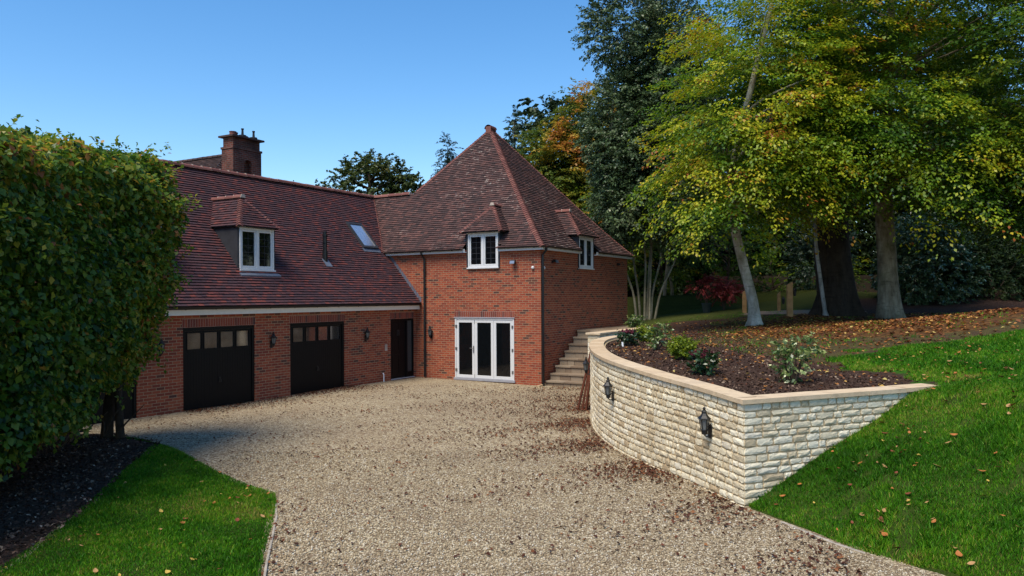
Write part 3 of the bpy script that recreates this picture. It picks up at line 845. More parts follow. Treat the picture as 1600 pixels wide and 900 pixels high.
def dormer(name, T, u0, u1, zw0, zw1, wall_n, eave_z, apex_z, apex_d, half, roof_d, label=None, tile='tile_new', apron=False, leads=True, n0=-0.03, jut=0.16):
    """T(u, d, z) -> house local; d = distance back from the window plane; roof_d(z) = d where main roof reaches height z"""
    um = (u0 + u1) / 2
    root = bpy.data.objects.new(name, None); COL.objects.link(root); root.parent = house
    # cheeks
    for ux in (u0 - 0.06, u1 + 0.06):
        ch = MB()
        zb = max(zw0 - 0.03, 0)
        d_b = max(roof_d(zb), 0.0); d_t = roof_d(eave_z)
        ui = ux + (0.055 if ux < um else -0.055)
        pts = [(0.0, zb), (0.0, eave_z), (d_t, eave_z), (d_b + 0.001, zb)]
        A = [T(ux, d, z) for d, z in pts]; B = [T(ui, d, z) for d, z in pts]
        ch.hexa([A[0], A[3], B[3], B[0], A[1], A[2], B[2], B[1]])
        ch.build("cheek", M['lead'], root, fix=True)
    # head board under the roof
    hbm = MB(); c = [T(u0 - .06, -.02, zw1 + .002), T(u1 + .06, -.02, zw1 + .002), T(u1 + .06, .06, zw1 + .002), T(u0 - .06, .06, zw1 + .002)]
    c2 = [T(u0 - .06, -.02, eave_z + .02), T(u1 + .06, -.02, eave_z + .02), T(u1 + .06, .06, eave_z + .02), T(u0 - .06, .06, eave_z + .02)]
    hbm.hexa(c + c2); hbm.build("head_board", M['white'], root, fix=True)
    L, Rr = um - half, um + half
    e0 = eave_z
    ap = np.array(T(um, apex_d, apex_z))
    fl, fr = np.array(T(L, -jut, e0)), np.array(T(Rr, -jut, e0))
    bl, br = np.array(T(L, roof_d(e0) + .05, e0)), np.array(T(Rr, roof_d(e0) + .05, e0))
    bk = np.array(T(um, roof_d(apex_z) + .05, apex_z))
    rf = MB()
    plane_tiles(rf, fl, fr, ap, ap, 0.095)
    plane_tiles(rf, bl, fl, ap, bk, 0.095)
    plane_tiles(rf, fr, br, bk, ap, 0.095)
    ro = rf.build("roof", M[tile], root)
    un = MB(); k = np.array((0, 0, 0.012))
    un.quad([fl - k, fr - k, ap - k]); un.quad([bl - k, fl - k, ap - k, bk - k]); un.quad([fr - k, br - k, bk - k, ap - k]); un.quad([fl - k * 2, fr - k * 2, br - k * 2, bl - k * 2])
    un.build("soffit", M['lead'], ro)
    hp = MB(); bonnet_run(hp, [fl, ap], 0.10, 0.10); bonnet_run(hp, [fr, ap], 0.10, 0.10); hp.build("hip_tiles", M['ridge'], root)
    rd = MB(); mo = MB(); st = (ap - bk); st /= np.linalg.norm(st)
    ridge_run(rd, [bk, ap + st * 0.10], 0.10, 0.28, mo)
    rr_ = rd.build("ridge_tiles", M['ridge'], root); mo.build("mortar", M['mortar'], rr_)
    return root

# tower front dormer: window plane a = -0.03
TF = lambda u, d, z: (-0.03 + d, u, z)
TSd = lambda u, d, z: (u, -0.03 + d, z)
rdF = lambda z: max(d_of_z(z) - OV + 0.03, 0.0)
rdS = lambda z: max(BH * d_of_z(z) / DMAX - OV + 0.03, 0.0)
dF = dormer("dormer", TF, DWF[0], DWF[1], DWF[2], DWF[3], 0, 5.02, 5.99, 0.70, 0.84, rdF, tile='tile_old')
casement(dF, "window", AX['F'], *DWF, n0=0.02)
dS = dormer("dormer", TSd, DWS[0], DWS[1], DWS[2], DWS[3], 0, 5.0, 5.95, 0.72, 0.84, rdS, tile='tile_old')
casement(dS, "window", AX['S'], *DWS, n0=0.02)
# garage dormers: window plane b = BG + 0.6
WB = BG + 0.60
rdG = lambda z: garage_b(z) - WB
def garage_dormer(ac):
    T = lambda u, d, z: (u, WB + d, z)
    dm = dormer("dormer", T, ac - .615, ac + .615, 3.62, 4.80, 0, 4.84, 5.75, 0.65, 0.74, rdG, tile='tile_new')
    casement(dm, "window", ((0, WB, 0), (1, 0, 0), (0, -1, 0)), ac - .615, ac + .615, 3.63, 4.80, n0=0.02)
    ap = MB(); z0 = 3.585; b0 = garage_b(z0)
    ap.hexa([(ac - .72, b0 - .16, z0 - .16), (ac + .72, b0 - .16, z0 - .16), (ac + .72, WB + .02, z0 - .03), (ac - .72, WB + .02, z0 - .03),
             (ac - .72, b0 - .17, z0 - .12), (ac + .72, b0 - .17, z0 - .12), (ac + .72, WB + .02, z0 + .03), (ac - .72, WB + .02, z0 + .03)])
    ap.build("lead_apron", M['leadlight'], dm)
garage_dormer(-6.62)
garage_dormer(-10.28)

# bifold door
o, u, n = AX['F']
bf = MB(); b0, b1, c0, c1 = BIF
bf.obox(o, u, n, b0, b1, -.08, .012, c1 - .05, c1 - .001); bf.obox(o, u, n, b0, b0 + .05, -.08, .012, c0, c1 - .05); bf.obox(o, u, n, b1 - .05, b1, -.08, .012, c0, c1 - .05)
bfo = bf.build("bifold_door", M['white'], house, bevel=.005)
s = MB(); s.obox(o, u, n, b0 - .04, b1 + .04, -.08, .05, c0 - .05, c0 + .028); s.build("sill", M['sill'], bfo, bevel=.005)
s = MB(); s.obox(o, u, n, b0 - .03, b1 + .03, -.03, .035, c1 + .002, c1 + .035); s.build("head_trim", M['sill'], bfo, bevel=.005)
lw = (b1 - b0 - .10) / 3
for k in range(3):
    a0 = b0 + .05 + k * lw + .003; a1 = a0 + lw - .006; z0, z1 = c0 + .032, c1 - .054
    lf = MB(); f = .10
    lf.obox(o, u, n, a0, a1, -.06, -.004, z0, z0 + f); lf.obox(o, u, n, a0, a1, -.06, -.004, z1 - f, z1)
    lf.obox(o, u, n, a0, a0 + f, -.06, -.004, z0 + f, z1 - f); lf.obox(o, u, n, a1 - f, a1, -.06, -.004, z0 + f, z1 - f)
    lf.build("door_leaf", M['white'], bfo, bevel=.006)
    p = MB(); p.obox(o, u, n, a0 + f - .003, a1 - f + .003, -.04, -.028, z0 + f - .003, z1 - f + .003); p.build("pane", M['glass'], bfo)
for z in (.32, 1.05, 1.82):
    for ux in (b0 + .055, b1 - .055): h = MB(); h.obox(o, u, n, ux - .035, ux + .035, -.003, .022, z - .05, z + .05); h.build("hinge", M['steel'], bfo, bevel=.004)
ux = b0 + .05 + 2 * lw
h = MB(); h.obox(o, u, n, ux + .02, ux + .055, -.003, .012, .92, 1.16); h.tube([(-.012, ux + .037, 1.08), (-.055, ux + .037, 1.08), (-.055, ux + .16, 1.08)], .011, 8)
h.build("handle", M['steel'], bfo)
h = MB(); h.obox(o, u, n, ux - .006, ux + .006, -.003, .004, c0 + .03, c0 + .16); h.obox(o, u, n, ux - .006, ux + .006, -.003, .004, c1 - .2, c1 - .06); h.build("leaf_gap", M['blackplastic'], bfo)

# garage doors
def garage_door(D):
    o, u, n = AX['G']; a0, a1, c0, c1 = D
    fr = MB()
    fr.obox(o, u, n, a0, a0 + .07, -.11, -.02, 0, c1); fr.obox(o, u, n, a1 - .07, a1, -.11, -.02, 0, c1); fr.obox(o, u, n, a0 + .07, a1 - .07, -.11, -.02, c1 - .09, c1 - .001)
    g = fr.build("garage_door", M['blackpaint'], house, bevel=.004)
    pl = MB()
    a, b = a0 + .075, a1 - .075; z0, z1 = 0.01, c1 - .095
    zb, zt = 1.525, 1.945
    pl.obox(o, u, n, a, b, -.09, -.05, z0, zb)
    pl.obox(o, u, n, a, b, -.09, -.05, zt, z1)
    w = (b - a - 5 * .075) / 4
    xs = [a + .075 + k * (w + .075) for k in range(4)]
    e = a
    for x in xs:
        pl.obox(o, u, n, e, x, -.09, -.05, zb, zt); e = x + w
    pl.obox(o, u, n, e, b, -.09, -.05, zb, zt)
    k = 0; m = 26
    for k in range(m):       # shallow vertical ribs pressed into the sheet
        x = a + (b - a) * (k + .5) / m
        pl.obox(o, u, n, x - .022, x + .022, -.05, -.046, z0 + .02, zb - .05)
    pl.build("panel", M['blackpaint'], g, fix=True)
    for x in xs:
        p = MB(); p.obox(o, u, n, x, x + w, -.078, -.066, zb, zt); p.build("pane", M['glass_garage'], g)
        q = MB(); t = .018
        q.obox(o, u, n, x - t, x + w + t, -.05, -.036, zb - t, zb + .006); q.obox(o, u, n, x - t, x + w + t, -.05, -.036, zt - .006, zt + t)
        q.obox(o, u, n, x - t, x + .006, -.05, -.036, zb + .006, zt - .006); q.obox(o, u, n, x + w - .006, x + w + t, -.05, -.036, zb + .006, zt - .006)
        q.build("bead", M['blackpaint'], g)
    hd = MB(); xc = (a0 + a1) / 2
    hd.obox(o, u, n, xc - .022, xc + .022, -.046, -.03, .62, .76); hd.tube([(xc - GO, BG + .035, .70), (xc - GO, BG - .01, .70), (xc - GO, BG - .012, .63)], .012, 8); hd.build("handle", M['iron'], g)
for D in (D1, D2, D3): garage_door(D)
# front door with side light
o, u, n = AX['G']; a0, a1, c0, c1 = FD
fr = MB()
fr.obox(o, u, n, a0, a0 + .06, -.11, -.02, 0.03, c1); fr.obox(o, u, n, a1 - .06, a1, -.11, -.02, 0.03, c1); fr.obox(o, u, n, a0 + .06, a1 - .06, -.11, -.02, c1 - .07, c1 - .001)
fr.obox(o, u, n, a1 - .42, a1 - .35, -.11, -.02, .03, c1 - .07); fr.obox(o, u, n, a1 - .35, a1 - .06, -.11, -.02, .03, .22)
fd = fr.build("front_door", M['blackpaint'], house, bevel=.004)
p = MB(); p.obox(o, u, n, a0 + .063, a1 - .423, -.09, -.05, .045, c1 - .073)
for (x0, x1, z0, z1) in ((.14, .42, .2, .85), (.48, .76, .2, .85), (.14, .42, 1.0, 1.9), (.48, .76, 1.0, 1.9)):
    p.obox(o, u, n, a0 + x0, a0 + x1, -.05, -.042, z0, z1)
p.build("door_leaf", M['blackpaint'], fd, fix=True)
p = MB(); p.obox(o, u, n, a1 - .352, a1 - .058, -.08, -.068, .22, c1 - .068); p.build("side_light", M['obscure'], fd)
p = MB(); p.obox(o, u, n, a0, a1, -.11, .03, 0.0, .028); p.build("threshold", M['sill'], fd)
p = MB(); p.obox(o, u, n, a0 + .36, a0 + .52, -.042, -.03, 1.5, 1.7); p.tube([(a0 + .44 - GO, BG + .03, 1.66), (a0 + .44 - GO, BG - .01, 1.56), (a0 + .44 - GO, BG + .02, 1.5)], .014, 8); p.build("knocker", M['iron'], fd)
p = MB(); p.obox(o, u, n, GO - 1.72, GO - 1.60, .003, .03, 1.02, 1.24); p.build("meter_box", M['mortar'], house, bevel=.006)
p = MB(); p.tube([(-1.86, BG - .04, .28), (-1.86, BG - .07, .26), (-1.86, BG - .075, 0.0)], .022, 8); p.build("waste_pipe", M['white'], house)

# skylight and soil vent on the garage roof
KV = np.array((0, 1 / KG, GS / KG)); KN = np.array((0, -GS / KG, 1 / KG))
def RP(a, b, h): return np.array((a, b, EZ + (b - EB) * GS)) + KN * h
def roofbox(mb, a0, a1, b0, b1, h0, h1):
    mb.hexa([RP(a0, b0, h0), RP(a1, b0, h0), RP(a1, b1, h0), RP(a0, b1, h0), RP(a0, b0, h1), RP(a1, b0, h1), RP(a1, b1, h1), RP(a0, b1, h1)])
sk = MB(); A0, A1, B0, B1 = -1.20, -0.42, 6.44, 7.26
for q in ((A0, A1, B0, B0 + .06), (A0, A1, B1 - .06, B1), (A0, A0 + .07, B0 + .06, B1 - .06), (A1 - .07, A1, B0 + .06, B1 - .06)): roofbox(sk, *q, 0.0, .10)
sko = sk.build("skylight", M['lead'], house, fix=True)
p = MB(); roofbox(p, A0 + .06, A1 - .06, B0 + .05, B1 - .05, .05, .07); p.build("pane", M['glass_sky'], sko, fix=True)
p = MB(); roofbox(p, A0 - .05, A1 + .05, B0 - .10, B0 - .003, .025, .04); p.build("flashing", M['leadlight'], sko, fix=True)
vt = MB(); vb = RP(-3.55, 5.98, 0)
vt.tube([vb - (0, 0, .1), vb + (0, 0, .32)], .085, 12); vt.tube([vb + (0, 0, .32), vb + (0, 0, .80)], .068, 12); vt.tube([vb + (0, 0, .80), vb + (0, 0, .84)], .09, 12); vt.tube([vb + (0, 0, .84), vb + (0, 0, .96)], .06, 12); vt.tube([vb + (0, 0, .58), vb + (0, 0, .62)], .085, 12)
vto = vt.build("vent_pipe", M['blackplastic'], house)
p = MB(); roofbox(p, -3.68, -3.42, 5.80, 6.02, .030, .042); p.build("flashing", M['leadlight'], vto, fix=True)

# ------------------------------------------------------------------ old house with the big chimney behind
oc = HC + HU * (-2.1) + HV * 12.03
old = empty("old_house", (oc[0], oc[1], 0), TH)
tag(old, "old house behind the garage with a brown tiled roof and a tall brick chimney", "house")
def brick_box(mb, x0, x1, y0, y1, z0, z1):
    mb.quad([(x0, y0, z0), (x1, y0, z0), (x1, y0, z1), (x0, y0, z1)], [(x0, z0), (x1, z0), (x1, z1), (x0, z1)])
    mb.quad([(x1, y0, z0), (x1, y1, z0), (x1, y1, z1), (x1, y0, z1)], [(y0, z0), (y1, z0), (y1, z1), (y0, z1)])
    mb.quad([(x1, y1, z0), (x0, y1, z0), (x0, y1, z1), (x1, y1, z1)], [(x0, z0), (x1, z0), (x1, z1), (x0, z1)])
    mb.quad([(x0, y1, z0), (x0, y0, z0), (x0, y0, z1), (x0, y1, z1)], [(y0, z0), (y1, z0), (y1, z1), (y0, z1)])
    mb.quad([(x0, y0, z1), (x1, y0, z1), (x1, y1, z1), (x0, y1, z1)])
M['brick_dark'] = None
n = NT("sooty_brick"); uv = n.n("ShaderNodeUVMap").outputs[0]
br = n.n("ShaderNodeTexBrick"); n.set(br.inputs['Vector'], uv); br.inputs['Scale'].default_value = 1.0
br.inputs['Brick Width'].default_value = .225; br.inputs['Row Height'].default_value = .075; br.inputs['Mortar Size'].default_value = .011
br.inputs['Color1'].default_value = (.105, .028, .02, 1); br.inputs['Color2'].default_value = (.20, .05, .03, 1); br.inputs['Mortar'].default_value = (.16, .12, .10, 1)
cc = n.coords(); col = n.mix(n.ramp(n.noise(cc, 1.4, 4), [(.4, (0, 0, 0)), (.7, (.85, .85, .85))]), br.outputs['Color'], (.028, .018, .015))
M['brick_dark'] = n.done(col, .9, .2, n.bump(n.math('SUBTRACT', 1.0, br.outputs['Fac']), .5, .01))
# chimney: near corner at local (0,0); width 1.32 along a (x), 0.62 along b (y) ; niche in the -b face
ZC = 9.02
mb = MB(); X0, X1, Y0, Y1 = 0.0, 1.36, 0.0, 0.64
nx0, nx1, nzb, nzs = .52, .90, 5.5, 7.98; rad = (nx1 - nx0) / 2; nc = (nx0 + nx1) / 2; dep = .24
ztop = 8.52
brick_box(mb, X0, X1, dep + .002, Y1, 4.5, ztop)
mb.quad([(X0, 0, 4.5), (nx0, 0, 4.5), (nx0, 0, ztop), (X0, 0, ztop)], [(0, 4.5), (nx0, 4.5), (nx0, ztop), (0, ztop)])
mb.quad([(nx1, 0, 4.5), (X1, 0, 4.5), (X1, 0, ztop), (nx1, 0, ztop)], [(nx1, 4.5), (X1, 4.5), (X1, ztop), (nx1, ztop)])
for k in range(12):
    a0 = math.pi * k / 12; a1 = math.pi * (k + 1) / 12
    xa, za = nc - rad * math.cos(a0), nzs + rad * math.sin(a0); xb, zb = nc - rad * math.cos(a1), nzs + rad * math.sin(a1)
    mb.quad([(xa, 0, za), (xb, 0, zb), (xb, 0, ztop), (xa, 0, ztop)], [(xa, za), (xb, zb), (xb, ztop), (xa, ztop)])
    mb.quad([(xa, 0, za), (xb, 0, zb), (xb, dep, zb), (xa, dep, za)], [(xa, 0), (xb, 0), (xb, dep), (xa, dep)])
for xx in (nx0, nx1): mb.quad([(xx, 0, 4.5), (xx, dep, 4.5), (xx, dep, nzs), (xx, 0, nzs)], [(0, 4.5), (dep, 4.5), (dep, nzs), (0, nzs)])
for xx in (X0, X1): mb.quad([(xx, 0, 4.5), (xx, dep + .003, 4.5), (xx, dep + .003, ztop), (xx, 0, ztop)], [(0, 4.5), (dep, 4.5), (dep, ztop), (0, ztop)])
brick_box(mb, X0 - .03, X1 + .03, Y0 - .03, Y1 + .03, ztop + .001, ztop + .08)
brick_box(mb, X0 + .04, X1 - .04, Y0 + .04, Y1 - .04, ztop + .081, ZC - .06)
chim = mb.build("chimney", M['brick_dark'], old)
mb = MB(); mb.box(X0 - .09, X1 + .09, Y0 - .09, Y1 + .09, ZC - .058, ZC + .01); mb.build("chimney_cap", M['tile_dark'], chim)
for px, py, hh, kind in ((.16, .2, .16, 0), (.42, .42, .19, 0), (.62, .2, .10, 1), (.90, .42, .13, 0), (1.16, .2, .10, 1)):
    p = MB(); c = (px, py, ZC + .01)
    if kind == 0: p.lathe(c, [(.13, 0), (.12, hh * .8), (.14, hh * .85), (.14, hh)], 12)
    else: p.lathe(c, [(.15, 0), (.14, hh), (.05, hh + .02), (.04, hh + .2), (.055, hh + .22), (.055, hh + .26)], 12)
    p.build("chimney_pot", M['ridge'] if kind == 0 else M['iron'], chim, smooth=False)
# roof of the old house: ridge along b
rx = 2.1 + .3
zr = 8.93
mb = MB()
ya, yb = Y1 + .55, Y1 + 14
plane_tiles(mb, (rx - 4.5, ya, 4.6), (rx - 4.5, yb, 4.6), (rx, yb, zr), (rx, ya + 2.2, zr), .11)
plane_tiles(mb, (rx + 4.5, ya, 4.6), (rx + 4.5, yb, 4.6), (rx, yb, zr), (rx, ya + 2.2, zr), .22)
plane_tiles(mb, (rx - 4.5, ya, 4.6), (rx + 4.5, ya, 4.6), (rx, ya + 2.2, zr), (rx, ya + 2.2, zr), .11)
mb.build("roof", M['tile_dark'], old)
mb = MB(); ridge_run(mb, [(rx, ya + 2.2, zr), (rx, yb, zr)], .11, .33); mb.build("ridge_tiles", M['tile_dark'], old)
mb = MB(); brick_box(mb, rx - 4.2, rx + 4.2, ya + .3, yb, -.1, 4.65); mb.build("wall", M['brick_dark'], old)

# ------------------------------------------------------------------ lanterns and wall fittings
def make_lantern():
    root = empty("wall_lantern")
    # local: wall at y = 0, lamp stands off towards -y ; z = 0 at bottom
    c = (0, -.115, 0)
    fr = MB()
    for k in range(6):
        a = math.pi / 3 * k
        fr.tube([(c[0] + .055 * math.cos(a), c[1] + .055 * math.sin(a), .085), (c[0] + .085 * math.cos(a), c[1] + .085 * math.sin(a), .265)], .0075, 5)
    fr.lathe((c[0], c[1], .07), [(.055, 0), (.064, .006), (.064, .018), (.05, .022)], 6); fr.lathe((c[0], c[1], .258), [(.08, 0), (.095, .004), (.095, .014), (.08, .016)], 6)
    fr.build("frame", M['iron'], root)
    g = MB(); g.lathe((c[0], c[1], .09), [(.046, 0), (.074, .168)], 6); g.build("glass", M['lampglass'], root)
    cp = MB(); cp.lathe((c[0], c[1], .272), [(.118, 0), (.10, .012), (.062, .05), (.042, .085), (.040, .12), (.030, .13), (.030, .14)], 6); cp.build("cap", M['iron'], root)
    fn = MB(); fn.lathe((c[0], c[1], .411), [(.008, 0), (.022, .012), (.026, .028), (.018, .044), (.005, .052)], 10); fn.build("finial", M['iron'], root, smooth=True)
    bt = MB(); bt.lathe((c[0], c[1], 0.0), [(.012, 0), (.040, .012), (.046, .05), (.046, .069)], 6); bt.build("base", M['iron'], root)
    br_ = MB(); br_.box(-.042, .042, -.02, 0.0, -.06, .16); br_.tube([(0, -.02, -.02), (0, -.07, -.035), (0, -.115, 0.0)], .012, 6); br_.tube([(0, -.02, .12), (0, -.052, .10)], .010, 6); br_.build("bracket", M['iron'], root)
    return root
lan0 = make_lantern()
first = [True]
def lantern(loc, face, label, scale=1.0, group="black carriage lanterns on the walls"):
    o = lan0 if first[0] else copy_tree(lan0)
    first[0] = False
    o.location = loc; o.scale = (scale,) * 3
    o.rotation_euler = (0, 0, math.atan2(face[1], face[0]) + math.pi / 2)   # local -y -> face
    tag(o, label, "wall lantern", group)
nb = (-HV[0], -HV[1]); na = (-HU[0], -HU[1])
lantern(hw(-10.16, BG, 1.47), nb, "black lantern on the garage wall between the hedge and the first garage door", .88)
lantern(hw(-6.66, BG, 1.47), nb, "black lantern on the brick pier between the two garage doors", .88)
lantern(hw(-2.70, BG, 1.45), nb, "black lantern on the brickwork between the right garage door and the front door", .88)
lantern(hw(0, 4.36, 1.42), na, "black lantern on the tower wall beside the left down pipe", .88)

# ------------------------------------------------------------------ retaining wall
rw = empty("stone_retaining_wall", (3.06, 10.15, 0))
tag(rw, "curved cream stone retaining wall with buff coping round the raised flower bed", "wall")
RO = np.array((3.06, 10.15, 0))
WP, WS, WZ = resample(WALL, 0.05, WALLZ)
WT = np.gradient(WP, axis=0); WT /= np.linalg.norm(WT, axis=1)[:, None]
WN = np.c_[-WT[:, 1], WT[:, 0]]     # outward (towards -x)
LEN = WS[-1]
# start of the corner: mitred with the right-hand face
FD_ = FACE_END - WALL[0]; FL = np.linalg.norm(FD_); FT = FD_ / FL; FN = np.array((FT[1], -FT[0]))
def wall_pt(s):
    p = np.array([np.interp(s, WS, WP[:, 0]), np.interp(s, WS, WP[:, 1])]); nn = np.array([np.interp(s, WS, WN[:, 0]), np.interp(s, WS, WN[:, 1])])
    return p, nn / np.linalg.norm(nn), np.interp(s, WS, WZ)
st_m = MB()
def stone(P4, nrm, rr):
    """one split-faced stone: P4(u,v) -> 3D point on wall face for u,v in 0..1; nrm outward"""
    nu, nv = 5, 4
    g = []
    amp = random.uniform(.003, .012)
    tiltu, tiltv = random.uniform(-.004, .004), random.uniform(-.004, .004)
    for j in range(nv):
        row = []
        for i in range(nu):
            uu, vv = i / (nu - 1), j / (nv - 1)
            edge = (i in (0, nu - 1)) or (j in (0, nv - 1))
            corner = (i in (0, nu - 1)) and (j in (0, nv - 1))
            ju = 0 if False else random.uniform(-.05, .05) * (1 if not edge else .6); jv = random.uniform(-.10, .10) * (1 if not edge else .55)
            if corner:
                ju += .025 * (1 if i == 0 else -1); jv += .05 * (1 if j == 0 else -1)
            d = (0.0 if edge else amp * random.uniform(.6, 1.25)) + tiltu * (uu - .5) + tiltv * (vv - .5)
            if edge: d = random.uniform(-.004, .005)
            row.append(P4(uu + ju, vv + jv) + nrm * (d + .014))
        g.append(row)
    base = len(st_m.v)
    for row in g: st_m.v += [tuple(q) for q in row]
    for j in range(nv - 1):
        for i in range(nu - 1):
            a = base + j * nu + i
            st_m.f.append((a, a + 1, a + nu + 1, a + nu)); st_m.uv.append([(0, 0)] * 4); st_m.r.append(rr)
    # return edges into the joint
    ring = [base + i for i in range(nu)] + [base + j * nu + nu - 1 for j in range(1, nv)] + [base + (nv - 1) * nu + i for i in range(nu - 2, -1, -1)] + [base + j * nu for j in range(nv - 2, 0, -1)]
    b2_ = len(st_m.v)
    n3 = np.array((nrm[0], nrm[1], nrm[2]))
    for k in ring: st_m.v.append(tuple(np.array(st_m.v[k]) - n3 * .045))
    for k in range(len(ring)):
        k2 = (k + 1) % len(ring)
        st_m.f.append((ring[k], ring[k2], b2_ + k2, b2_ + k)); st_m.uv.append([(0, 0)] * 4); st_m.r.append(rr)
NC = 15
hs = np.array([random.uniform(.85, 1.15) for _ in range(NC)]); hs = np.r_[0, np.cumsum(hs) / hs.sum()]
for c in range(NC):
    s = 0.0; k = 0
    while s < LEN:
        L = random.choice((.10, .12, .14, .16, .19, .22, .26)) * random.uniform(.9, 1.1)
        if k == 0: L = random.choice((.16, .26, .34)) if c % 2 else random.choice((.12, .14))
        s1 = min(s + L, LEN)
        if LEN - s1 < .06: s1 = LEN
        def P4(uu, vv, s=s, s1=s1, c=c):
            g = .0125
            ss = s + g + (s1 - s - 2 * g) * uu if s > 0 else s + (s1 - s - g) * max(uu, 0)
            p, nn, zt = wall_pt(min(max(ss, 0), LEN))
            z = -.06 + (zt + .06) * (hs[c] + (hs[c + 1] - hs[c]) * (.115 + .77 * vv))
            return np.array((p[0], p[1], z)) - RO
        p, nn, _ = wall_pt((s + s1) / 2)
        rr = random.random() ** .8 * (.55 if random.random() < .16 else 1.0)
        stone(P4, np.array((nn[0], nn[1], 0)), rr)
        s = s1; k += 1
for c in range(NC):
    s = 0.0; k = 0
    while s < FL:
        L = random.choice((.15, .19, .23, .28, .34)) * random.uniform(.9, 1.1)
        if k == 0: L = random.choice((.3, .38)) if c % 2 == 0 else random.choice((.16, .2))
        s1 = min(s + L, FL)
        def P4(uu, vv, s=s, s1=s1, c=c):
            g = .013
            ss = s + g + (s1 - s - 2 * g) * uu if s > 0 else s + (s1 - s - g) * max(uu, 0)
            p = WALL[0] + FT * ss
            z = -.06 + (1.37 + .06) * (hs[c] + (hs[c + 1] - hs[c]) * (.115 + .77 * vv))
            return np.array((p[0], p[1], z)) - RO
        stone(P4, np.array((FN[0], FN[1], 0)), random.random() ** .8 * (.55 if random.random() < .2 else 1.0))
        s = s1; k += 1
st_m.build("stone_face", M['stone'], rw)
# mortar core
mb = MB(); q = 0.40
idx = list(range(0, len(WP), 4)) + [len(WP) - 1]
for a, b in zip(idx[:-1], idx[1:]):
    A, B = WP[a], WP[b]; NA, NB = WN[a], WN[b]
    Ai = A - NA * .34; Bi = B - NB * .34; za, zb = WZ[a] - .001, WZ[b] - .001
    if a == 0: Ai = WALL[0] + (-WN[0] * .2 - FN * .25)
    P = lambda p, z: np.array((p[0], p[1], z)) - RO
    mb.quad([P(A, -.3), P(B, -.3), P(B, zb), P(A, za)]); mb.quad([P(Ai, .9), P(Bi, .9), P(Bi, zb), P(Ai, za)])
    mb.quad([P(A, za), P(B, zb), P(Bi, zb), P(Ai, za)])
P = lambda p, z: np.array((p[0], p[1], z)) - RO
mb.build("mortar", M['stonemortar'], rw); mb = MB()
A, B = WALL[0], FACE_END; Ai = A - FN * .3 + FT * .2; Bi = B - FN * .3
mb.quad([P(A, -.3), P(B, -.3), P(B, 1.369), P(A, 1.369)]); mb.quad([P(Ai, .9), P(Bi, .9), P(Bi, 1.369), P(Ai, 1.369)])
mb.build("mortar", M['stonemortar'], rw)
# coping slabs
def slab(mb, o0, o1, i0, i1, z0a, z0b, t=.055):
    P = lambda p, z: np.array((p[0], p[1], z)) - RO
    r = random.random(); dz = random.uniform(-.003, .003)
    mb.hexa([P(o0, z0a + dz), P(o1, z0b + dz), P(i1, z0b + dz), P(i0, z0a + dz), P(o0, z0a + t + dz), P(o1, z0b + t + dz), P(i1, z0b + t + dz), P(i0, z0a + t + dz)], r)
mb = MB()
OVH = .05; IN = .30
corner_o = WALL[0] + (WN[0] + FN) / (1 + WN[0] @ FN) * OVH
corner_i = WALL[0] - (WN[0] + FN) / (1 + WN[0] @ FN) * IN
ns = int(LEN / .62)
sub = 4
for kk in range(ns):
    for j in range(sub):
        g = .004
        f0 = (kk + j / sub) / ns; f1 = (kk + (j + 1) / sub) / ns
        s0, s1 = f0 * LEN + (g if j == 0 else 0), f1 * LEN - (g if j == sub - 1 else 0)
        if j == 0: random_r = random.random()
        p0, n0, z0 = wall_pt(s0); p1, n1, z1 = wall_pt(s1)
        o0, o1, i0, i1 = p0 + n0 * OVH, p1 + n1 * OVH, p0 - n0 * IN, p1 - n1 * IN
        if kk == 0 and j == 0: o0, i0 = corner_o, corner_i
        P = lambda p, z: np.array((p[0], p[1], z)) - RO
        n_ = len(mb.v)
        mb.hexa([P(o0, z0), P(o1, z1), P(i1, z1), P(i0, z0), P(o0, z0 + .06), P(o1, z1 + .06), P(i1, z1 + .06), P(i0, z0 + .06)], random_r)
        # no inner faces between sub-slabs: drop both end faces where they touch
        keepf = []
        for fi in range(6):
            f = mb.f[-6 + fi]
            if fi == 5 and j > 0: continue
            if fi == 3 and j < sub - 1: continue
            keepf.append(f)
        mb.f = mb.f[:-6] + keepf; mb.uv = mb.uv[:-6] + [[(0, 0)] * 4] * len(keepf); mb.r = mb.r[:-6] + [random_r] * len(keepf)
nf = 5
for kk in range(nf):
    f0, f1 = kk / nf, (kk + 1) / nf
    s0, s1 = f0 * FL + (.004 if kk else 0), f1 * FL - .004
    o0, o1 = WALL[0] + FT * s0 + FN * OVH, WALL[0] + FT * s1 + FN * OVH
    i0, i1 = WALL[0] + FT * s0 - FN * IN, WALL[0] + FT * s1 - FN * IN
    if kk == 0: o0, i0 = corner_o, corner_i
    slab(mb, o0, o1, i0, i1, 1.37, 1.37, .06)
mb.build("coping", M['coping'], rw)
# lanterns on the retaining wall
def wall_lantern_at(y, z, label, sc):
    s = float(np.interp(y, WP[:, 1], WS)); p, nn, _ = wall_pt(s)
    lantern((p[0] + nn[0] * .03, p[1] + nn[1] * .03, z), nn, label, sc)
wall_lantern_at(10.92, .83, "black lantern on the cream stone wall nearest the wall's sharp corner", .86)
wall_lantern_at(14.2, .92, "black lantern on the middle of the curved cream stone wall", .86)
wall_lantern_at(18.6, .95, "black lantern on the far end of the curved stone wall above the leaning planks", .86)

